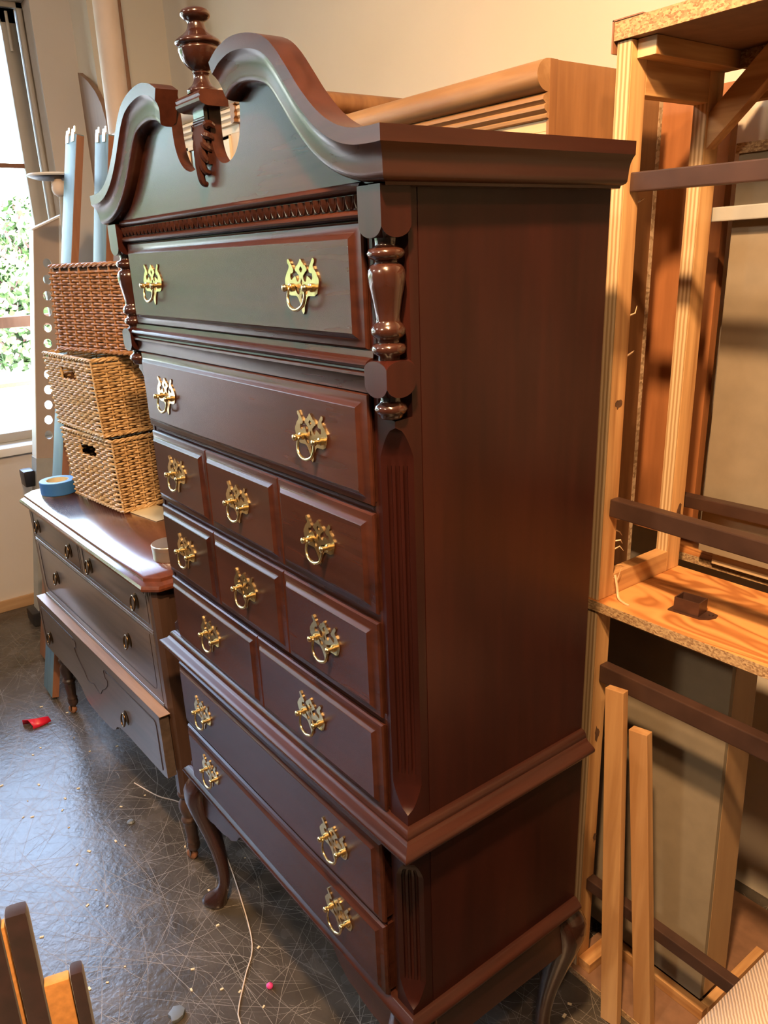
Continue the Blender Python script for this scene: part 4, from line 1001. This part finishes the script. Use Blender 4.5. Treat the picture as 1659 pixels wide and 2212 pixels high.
# splintered knots and shavings on the pine
KNOT = plain('dark_knot', (0.10, 0.05, 0.025), 0.8, 0, 0.5, 60, 0.3)
rk_ = random.Random(5)
for ky, kz, ry, rz in ((0.648, 1.447, 0.013, 0.010), (0.893, 1.170, 0.010, 0.020), (0.645, 0.700, 0.010, 0.022), (0.662, 0.40, 0.008, 0.014)):
    kp = [(ky+ry*math.cos(2*PI*j/13)*rk_.uniform(0.5, 1.1), kz+rz*math.sin(2*PI*j/13)*rk_.uniform(0.5, 1.1)) for j in range(13)]
    MB().prism(kp, YZ, RX1-0.0005, RX1+0.0007).build('knot', KNOT, RK, smooth=0)
shv = MB()
for k in range(9):
    z = rk_.uniform(1.07, 1.30) if k < 6 else rk_.uniform(1.5, 1.9)
    y = 0.669+rk_.uniform(-0.001, 0.002)
    shv.tube([(RX1-0.004, y-0.002, z), (RX1+rk_.uniform(0.0, 0.006), y+0.006, z+rk_.uniform(-0.012, 0.012)), (RX1+rk_.uniform(0.0, 0.012), y+0.012, z+rk_.uniform(-0.02, 0.02))], [0.002, 0.0015, 0.0004], 5)
shv.tube(catmull([(-0.116, 0.664, 1.085), (-0.108, 0.662, 1.062), (-0.098, 0.656, 1.040), (-0.078, 0.648, 1.0375), (-0.064, 0.646, 1.037)], 4), 0.0028, 6)
shv.build('wood_shavings', OAK_L, RK, kind='stuff')
# painted steel cross bars
def bar(y, za, zb, h, mat=BARMAT, x0=-0.122, x1=0.968, lip=True):
    m = MB().beam((x0, y, za-h/2), (x1, y, zb-h/2), 0.026, h)
    o = m.build('steel_bar', mat, RK, smooth=0, bev=0.0025)
bar(0.652, 1.860, 1.846, 0.032); bar(0.652, 1.256, 1.235, 0.037); bar(0.652, 0.878, 0.874, 0.042); bar(0.652, 0.290, 0.286, 0.033)
bar(0.940, 1.199, 1.215, 0.028, BARMAT, -0.17); bar(0.940, 1.802, 1.814, 0.027, GREYBAR, -0.17)
tag(MB().box(-0.40, -0.20, 1.08, 1.105, 1.0335, 2.05).build('stained_board', REDPINE, None, smooth=0), 'reddish stained board standing upright behind the rack posts', 'board')

# steel socket, boxes and sticks on and before the rack
sk = thing('steel_socket', 'small dark rectangular steel socket on the orange plywood shelf', 'bracket', (0.03, 0.715, 1.0352), math.radians(6))
smb = MB(); 
for a, b, c_, d_ in ((-0.026, 0.026, -0.018, -0.0155), (-0.026, 0.026, 0.0155, 0.018), (-0.026, -0.0235, -0.0155, 0.0155), (0.0235, 0.026, -0.0155, 0.0155)):
    smb.box(a, b, c_, d_, 0.003, 0.031)
smb.build('socket_walls', plain('dark_brown_steel', (0.075, 0.035, 0.024), 0.4, 0.3, 0.3, 30), sk, local=True, smooth=0)
MB().prism([(-0.036, -0.022), (0.03, -0.022), (0.044, -0.012), (0.052, 0.004), (0.05, 0.016), (0.03, 0.022), (-0.034, 0.02)], XY, 0.0, 0.003).build('socket_flange', bpy.data.materials['dark_brown_steel'], sk, local=True, smooth=0)
MB().tube([(0.041, 0.006, 0.003), (0.041, 0.006, 0.006)], 0.005, 8).build('screw', BARMAT, sk, local=True)

def shear_box(name, label, x0, x1, y0, y1, z0, z1, dx, dy, front, side, open_top=True):
    """open carcass that leans: top is shifted by dx, dy"""
    t = thing(name, label, 'box', ((x0+x1)/2, (y0+y1)/2, z0))
    def sh_(m):
        for v in m.v:
            k = (v.z-z0)/(z1-z0); v.x += dx*k; v.y += dy*k
        return m
    w = 0.014
    sh_(MB().box(x0, x1, y0, y0+w, z0, z1)).build('front_board', front, t, smooth=0, bev=0.001)
    sh_(MB().box(x1-w, x1+0.0004, y0+w, y1, z0, z1-0.0005)).build('side_board', side, t, smooth=0, bev=0.001)
    sh_(MB().box(x0, x0+w, y0+w, y1, z0, z1)).build('side_board', side, t, smooth=0, bev=0.001)
    sh_(MB().box(x0+w, x1-w, y1-w, y1, z0, z1)).build('back_board', side, t, smooth=0)
    sh_(MB().box(x0+w, x1-w, y0+w, y1-w, z0, z0+w)).build('bottom_board', side, t, smooth=0)
    sh_(MB().box(x0, x1, y0-0.001, y0+w, z1+0.0002, z1+0.006).box(x1-w, x1+0.0004, y0+w, y1, z1+0.0002, z1+0.006)).build('raw_rim', OAK_L, t, smooth=0)
    return t
shear_box('carcass_box', 'tall tan open topped box standing on the base of the rack', -0.225, 0.134, 0.752, 0.86, 0.0505, 0.902, -0.046, 0.05, TANBOARD, TANSIDE)
fr_ = thing('floor_pallet', 'small pine stick pallet lying on the rack base under the tall tan box', 'pallet', (0.0, 0.80, 0.0195))
MB().box(-0.10, 0.155, 0.728, 0.750, 0.0195, 0.049).build('front_stick', PINE_X, fr_, smooth=0, bev=0.001)
MB().box(0.138, 0.158, 0.7505, 1.00, 0.0195, 0.049).build('side_stick', PINE_Y, fr_, smooth=0, bev=0.001)
MB().box(-0.10, 0.137, 0.84, 0.862, 0.0195, 0.049).build('rear_stick', PINE_X, fr_, smooth=0, bev=0.001)

ub = thing('fibreboard_box', 'large tan fibreboard box with particle board top on the upper rear shelf', 'box', (0.18, 1.05, 1.033))
MB().box(-0.108, 0.55, 0.962, 0.978, 1.066, 1.898).build('front_board', TANBOARD, ub, smooth=0, bev=0.001)
MB().box(-0.112, 0.55, 0.955, 1.15, 1.8985, 1.917).build('top_board', CHIP, ub, smooth=0)
MB().box(-0.108, -0.092, 0.978, 1.15, 1.066, 1.898).build('side_board', TANSIDE, ub, smooth=0)
MB().box(-0.085, 0.55, 0.985, 1.14, 1.0325, 1.0655).build('bottom_batten', OAK_L, ub, smooth=0)

def stick(label, p0, p1, w, t):
    p0, p1 = Vector(p0), Vector(p1); d = (p1-p0).normalized()
    wd = Vector((1, 0.1, 0)); wd = (wd-d*wd.dot(d)).normalized()
    tag(MB().beam(p0, p1, t, w, wd).build('pine_stick', PINE_S, None, smooth=0, bev=0.0015), label, 'wood stick', 'pine sticks leaning on the rack')
stick('longer pine stick leaning on the rack post, left of the pair', (0.016, 0.578, 0.004), (-0.056, 0.612, 0.858), 0.043, 0.020)
stick('shorter pine stick leaning on the rack bar, right of the pair', (0.074, 0.624, 0.0205), (-0.001, 0.626, 0.778), 0.042, 0.022)

# ------------------------------------------------------------------ chair back, draped stool, floor scraps
ch = thing('upholstered_chair', 'chair with tan suede and dark brown velvet stripes at the lower left corner', 'chair', (-0.42, -0.58, 0))
s0 = Vector((-0.342, -0.462, 0)); sd = Vector((-0.268, -0.963, 0)); nn = Vector((0.963, -0.268, 0))
def strip(a, b, z0, z1, th_, name, mat, bev, off=0.0):
    c = s0+sd*((a+b)/2)-nn*(th_/2-off); c.z = (z0+z1)/2
    m = MB().obox(c, sd, nn, (0, 0, 1), (b-a)/2, th_/2, (z1-z0)/2)
    # lean back a little
    for v in m.v:
        k = (v.z-0.45)*0.09; v.x += -nn.x*k; v.y += -nn.y*k
    m.build(name, mat, ch, bev=bev)
strip(0.0, 0.024, 0.0, 0.576, 0.032, 'velvet_post', VELVET, 0.009)
strip(0.0245, 0.066, 0.32, 0.570, 0.022, 'suede_panel', TANSUEDE, 0.003)
strip(0.0665, 0.104, 0.0, 0.724, 0.034, 'velvet_post', VELVET, 0.010)
strip(0.1045, 0.110, 0.32, 0.708, 0.022, 'suede_panel', TANSUEDE, 0.002)
strip(0.1105, 0.150, 0.0, 0.716, 0.034, 'velvet_post', VELVET, 0.010)
strip(0.1505, 0.36, 0.32, 0.675, 0.022, 'suede_panel', TANSUEDE, 0.003)
strip(0.3605, 0.395, 0.0, 0.74, 0.034, 'velvet_post', VELVET, 0.010)
c = s0+sd*0.20+nn*0.23
MB().obox((c.x, c.y, 0.385), sd, nn, (0, 0, 1), 0.19, 0.20, 0.035).build('seat', VELVET, ch, bev=0.012)
for a in (0.03, 0.37):
    q = s0+sd*a+nn*0.41
    MB().beam((q.x, q.y, 0), (q.x, q.y, 0.35), 0.035, 0.035, (1, 0, 0)).build('leg', VELVET, ch, bev=0.004)

st_ = thing('covered_stool', 'black stool under a beige twill blanket at the lower right edge', 'stool', (0.72, 0.36, 0))
MB().box(0.47, 0.98, 0.14, 0.56, 0.68, 0.735).build('stool_top', BLACK, st_, bev=0.01)
for x in (0.50, 0.95):
    for y in (0.17, 0.53):
        MB().box(x-0.02, x+0.02, y-0.02, y+0.02, 0.0, 0.68).build('leg', BLACK, st_, bev=0.003)
def twill():
    m, nt, b = nodes_of('beige_twill')
    v = coords(nt, (1, 1, 1), False)
    wv = N(nt, 'ShaderNodeTexWave', Scale=90.0, Distortion=1.5, Detail=2.0); wv.bands_direction = 'DIAGONAL'; nt.links.new(v, wv.inputs['Vector'])
    r = ramp(nt, [(0.2, (0.34, 0.25, 0.19)), (0.8, (0.56, 0.45, 0.36))]); nt.links.new(wv.outputs[1], r.inputs[0]); nt.links.new(r.outputs[0], b.inputs['Base Color'])
    b.inputs['Roughness'].default_value = 0.9; bump(nt, b, wv.outputs[1], 0.5, 0.002)
    return m
cl = MB(); NX, NS = 26, 22
grid = []
for i in range(NS+1):
    s = i/NS; row = []
    for j in range(NX+1):
        y = 0.10+0.50*j/NX
        fold = 0.012*math.sin(j*1.15)+0.007*math.sin(j*2.3+1.0)
        if s < 0.5:
            k = s/0.5; x = 1.0-0.57*k; z = 0.748+0.003*math.sin(j*0.8+i)
            if k > 0.93: z -= 0.018*((k-0.93)/0.07)**2
        else:
            k = (s-0.5)/0.5; x = 0.43-0.045*k+fold*min(1, k*2); z = 0.730-0.36*k
        row.append((x, y, z))
    grid.append(row)
b0 = len(cl.v)
cl.add([p for r in grid for p in r], [(i*(NX+1)+j, i*(NX+1)+j+1, (i+1)*(NX+1)+j+1, (i+1)*(NX+1)+j) for i in range(NS) for j in range(NX)])
clo = tag(cl.build('blanket', twill(), None, smooth=80), 'beige twill blanket draped over the black stool at the right edge', 'blanket')
sm_ = clo.modifiers.new('thickness', 'SOLIDIFY'); sm_.thickness = 0.006; sm_.offset = 1

# scraps on the floor
rs = MB()
prt = [[(-2.262, -0.196, 0.001), (-2.255, -0.196, 0.026), (-2.225, -0.180, 0.034), (-2.205, -0.170, 0.012), (-2.20, -0.172, 0.001)],
       [(-2.245, -0.150, 0.001), (-2.24, -0.150, 0.020), (-2.222, -0.145, 0.030), (-2.205, -0.140, 0.012), (-2.20, -0.140, 0.001)],
       [(-2.232, -0.110, 0.004), (-2.228, -0.110, 0.012), (-2.22, -0.105, 0.024), (-2.208, -0.100, 0.012), (-2.205, -0.100, 0.004)]]
rs.loft(prt, False); ro = tag(rs.build('red_scrap', REDM, None, smooth=60), 'crumpled red plastic scrap on the floor before the dresser', 'scrap')
md = ro.modifiers.new('t', 'SOLIDIFY'); md.thickness = 0.0015
tag(MB().lathe([(0.0, 0.0), (0.006, 0.0), (0.0085, 0.003), (0.0085, 0.009), (0.005, 0.012), (0.0, 0.017)], (-0.575, -0.012, 0.0), 16).build('pink_cap', PINKM, None, smooth=50), 'tiny pink plastic cap on the floor under the chest', 'cap')
gp = [(0, 0), (0.012, 0.004), (0.026, 0.0), (0.03, 0.014), (0.026, 0.03), (0.012, 0.042), (-0.004, 0.036), (-0.012, 0.02), (-0.006, 0.012)]
tag(MB().prism([(-0.66+x, -0.250+y) for x, y in gp], XY, 0.0, 0.012).build('plastic_piece', GREYM, None, bev=0.004), 'small broken grey plastic piece on the floor near the striped chair', 'scrap')
tag(MB().lathe([(0.0, 0.0), (0.012, 0.0), (0.013, 0.003), (0.008, 0.008), (0.0, 0.009)], (-1.408, -0.064, 0), 10).build('metal_chip', GREYM, None, smooth=0), 'small dark metal chip on the floor between dresser and chest', 'scrap')
cpts = [(-1.60, 0.02, 0), (-1.478, 0.057, 0), (-1.38, 0.108, 0), (-1.22, 0.125, 0), (-1.081, 0.115, 0), (-0.885, 0.068, 0), (-0.72, 0.016, 0), (-0.642, -0.046, 0), (-0.57, -0.103, 0), (-0.532, -0.118, 0), (-0.40, -0.15, 0), (-0.30, -0.10, 0)]
tag(MB().tube(catmull([(x, y, 0.0022) for x, y, z in cpts], 6), 0.0020, 6).build('thin_cord', CABLEM, None, smooth=60), 'thin pale cord lying on the floor under the tall chest', 'cord')
deb = MB(); rng = random.Random(3)
for k in range(150):
    x, y = rng.uniform(-2.6, 0.35), rng.uniform(-0.75, 0.55)
    s_ = rng.uniform(0.001, 0.0035); a = rng.uniform(0, PI)
    deb.obox((x, y, 0.0012), (math.cos(a), math.sin(a), 0), (-math.sin(a), math.cos(a), 0), (0, 0, 1), s_*1.8, s_, 0.001)
tag(deb.build('floor_debris', PAPERM, None, smooth=0), 'tiny pale wood chips and crumbs scattered on the floor', 'debris', None, 'stuff')

# ------------------------------------------------------------------ outside the window
ASPH = plain('sunlit_asphalt', (0.30, 0.29, 0.28), 0.9, 0, 0.1, 2)
GRASS = plain('lawn_grass', (0.07, 0.14, 0.03), 0.9, 0, 0.4, 3, 0.3)
LEAF = plain('tree_leaves', (0.045, 0.11, 0.022), 0.6, 0, 0.45, 6)
LEAF2 = plain('pale_tree_leaves', (0.062, 0.125, 0.034), 0.6, 0, 0.4, 6)
BLOSSOM = plain('pink_blossom', (0.34, 0.17, 0.16), 0.7, 0, 0.2, 6)
BUSHM = plain('dark_bush_leaves', (0.045, 0.14, 0.045), 0.6, 0, 0.4, 6)
BARK = plain('grey_bark', (0.20, 0.16, 0.12), 0.9, 0, 0.3, 8, 0.3)
GZ = -0.60
struct(MB().box(-34, XW-0.35, -40, 40, GZ-0.2, GZ), 'parking_lot', ASPH, smooth=0)
struct(MB().add([(-34, -60, GZ), (-34, 60, GZ), (-90, 90, 0.2), (-90, -90, 0.2)], [(0, 1, 2, 3)]), 'lawn', GRASS, smooth=0)
struct(MB().box(XW-0.34, XW-0.205, -8, 1.6, GZ, 0.80), 'trim_2', WALLW, smooth=0)
def foliage(mb, c, R_, n, size, rng, squash=0.85):
    for k in range(n):
        u = Vector((rng.gauss(0, 1), rng.gauss(0, 1), rng.gauss(0, 1))).normalized()
        r = R_*(0.55+0.5*rng.random()**0.6)
        p = Vector(c)+Vector((u.x*r, u.y*r, u.z*r*squash))
        a = Vector((rng.gauss(0, 1), rng.gauss(0, 1), rng.gauss(0, 1))).normalized(); b_ = a.cross(u+Vector((0.01, 0, 0))).normalized()
        s_ = size*rng.uniform(0.6, 1.3)
        q = [p+a*s_, p+b_*s_*0.55, p-a*s_, p-b_*s_*0.55]
        mb.add(q, [(0, 1, 2, 3)])
def tree(name, label, x, y, z0, h, R_, leaf, seed, n=2600, size=0.16, blossom=None, group=None, low=0.3):
    rng = random.Random(seed)
    t = thing(name, label, 'tree', (x, y, z0), 0, group)
    tk = MB().tube([(x, y, z0), (x+0.1, y, z0+h*0.3), (x-0.05, y+0.1, z0+h*0.6), (x, y, z0+h*0.8)], [R_*0.075, R_*0.06, R_*0.045, R_*0.02], 9)
    for k in range(6):
        a = k*1.05; tk.tube([(x, y, z0+h*(0.32+0.05*k)), (x+math.cos(a)*R_*0.7, y+math.sin(a)*R_*0.7, z0+h*(0.5+0.06*k))], [R_*0.03, R_*0.01], 6)
    tk.build('trunk', BARK, t)
    fl = MB(); cs = []
    for k in range(11):
        a = rng.uniform(0, 2*PI); r = R_*0.62*math.sqrt(rng.random()); zz = z0+h*rng.uniform(low, 0.92)
        cs.append((x+r*math.cos(a), y+r*math.sin(a), zz)); foliage(fl, cs[-1], R_*rng.uniform(0.35, 0.55), n//11, size, rng)
    fl.build('crown', leaf, t, smooth=0, kind='stuff')
    if blossom:
        bl = MB()
        for c_ in cs: foliage(bl, c_, R_*0.5, blossom, size*0.9, rng)
        bl.build('blossom', BLOSSOM, t, smooth=0, kind='stuff')
tree('flowering_tree', 'leafy green tree with pink blossom filling the window', -14.0, 3.4, GZ, 3.5, 1.9, LEAF2, 1, 13000, 0.085, 260)
tl = [(-29, 8.6, 4.9, 2.6, LEAF), (-33, 1.5, 5.2, 2.8, LEAF2), (-15.5, -3.6, 7.5, 2.7, LEAF), (-14.0, -9.9, 8.0, 2.6, LEAF), (-25.5, -12.2, 8.5, 3.8, LEAF), (-15.0, -17.2, 8.5, 3.2, LEAF2), (-24, -27, 9, 4.6, LEAF2), (-33, 17, 12, 5, LEAF)]
tdesc = ['dark green tree beyond the street behind the blossoming tree', 'pale green tree standing far across the street', 'dense dark tree outside the second window', 'dense dark tree outside the third window', 'dense dark tree set back between the two nearest trees', 'pale tree at the kerb past the third window', 'pale tree farthest along the street to the left', 'dark tree farthest along the street to the right']
for i, (x, y, h, R_, lf) in enumerate(tl):
    tree('street_tree', tdesc[i], x, y, GZ, h, R_, lf, 20+i, 4200, 0.24, None, 'trees across the street', 0.12)
bsh = MB(); rng = random.Random(9)
foliage(bsh, (-23, 5.6, 0.1), 0.95, 2200, 0.13, rng, 0.75)
bt = thing('round_bush', 'dark round bush on the lawn across the street', 'bush', (-23, 5.6, GZ)); bsh.build('bush_leaves', BUSHM, bt, smooth=0, kind='stuff')
MB().tube([(-23, 5.6, GZ), (-23, 5.6, 0.3)], 0.15, 8).build('stem', BARK, bt)
fc = thing('pale_fence', 'pale board fence beyond the lawn behind the bush', 'fence', (-48, 12, -0.3))
for k in range(34):
    MB().box(-48.05, -48.0, 4+k*0.45, 4.42+k*0.45, -0.4, 1.1).build('fence_board', WHITEP, fc, smooth=0)
MB().box(-48.0, -47.94, 4, 19.3, 0.6, 0.7).build('fence_rail', WHITEP, fc, smooth=0)
# railing outside the window
rl = thing('brown_handrail', 'brown wooden handrail with a bolt outside the window', 'railing', (-4.05, -0.5, GZ))
MB().box(-4.08, -4.02, -4.0, 1.5, 1.432, 1.492).build('rail_board', RAILBROWN, rl, smooth=0, bev=0.004)
MB().box(-4.08, -4.05, -4.0, 1.5, 1.103, 1.128).build('lower_rail', OAK_L, rl, smooth=0)
for y in (-3.9, -1.2, 1.42): MB().box(-4.16, -4.082, y-0.04, y+0.04, GZ, 1.5).build('rail_post', RAILBROWN, rl, smooth=0)
MB().tube([(-4.022, 0.335, 1.462), (-4.008, 0.335, 1.462)], 0.011, 10).build('bolt', STEEL, rl)
# parked white car
CARW = plain('white_car_paint', (0.80, 0.80, 0.80), 0.25, 0, 0.02, 2, 0, 0.8)
CARG = plain('car_window_tint', (0.16, 0.26, 0.22), 0.1)
TYRE = plain('tyre_rubber', (0.10, 0.10, 0.11), 0.8)
car = thing('parked_car', 'white car parked outside beyond the handrail', 'car', (-11.0, 0.2, GZ))
L0 = 2.95   # nose, y of the front end
def cy_(a): return L0-a
side = [(0.05, 0.35), (0.0, 0.55), (0.12, 0.78), (0.55, 0.86), (1.15, 0.92), (1.75, 1.30), (2.1, 1.40), (3.0, 1.40), (3.6, 1.18), (4.2, 0.98), (4.55, 0.90), (4.6, 0.55), (4.5, 0.30), (4.1, 0.24), (0.4, 0.24)]
MB().prism([(cy_(a), GZ+z) for a, z in side], YZ, -11.9, -10.2).build('body', CARW, car, bev=0.06)
for x in (-10.185,):
    for pts in ([(1.35, 0.95), (1.82, 1.26), (2.45, 1.32), (2.45, 0.95)], [(2.52, 0.95), (2.52, 1.32), (3.05, 1.31), (3.55, 1.12), (3.6, 0.97)]):
        MB().prism([(cy_(a), GZ+z) for a, z in pts], YZ, x-0.02, x).build('side_window', CARG, car, smooth=0)
MB().obox((-10.08, cy_(1.55), GZ+0.98), (1, 0, 0), (0, 1, 0), (0, 0, 1), 0.1, 0.07, 0.06).build('mirror', CARW, car, bev=0.03)
for a in (0.85, 3.75):
    for x in (-10.25, -11.85):
        q = Matrix.Translation((x, cy_(a), GZ+0.33)) @ Matrix.Rotation(PI/2, 4, 'Y')
        w_ = MB().lathe([(0.20, -0.1), (0.31, -0.1), (0.33, -0.07), (0.33, 0.07), (0.31, 0.1), (0.20, 0.1)], (0, 0, 0), 30, q).build('wheel', TYRE, car)
        hb = MB().lathe([(0.0, 0.06), (0.205, 0.075), (0.215, 0.102), (0.20, 0.106), (0.05, 0.095), (0.0, 0.1)], (0, 0, 0), 30, q)
        hb.build('hubcap', CARW, w_)
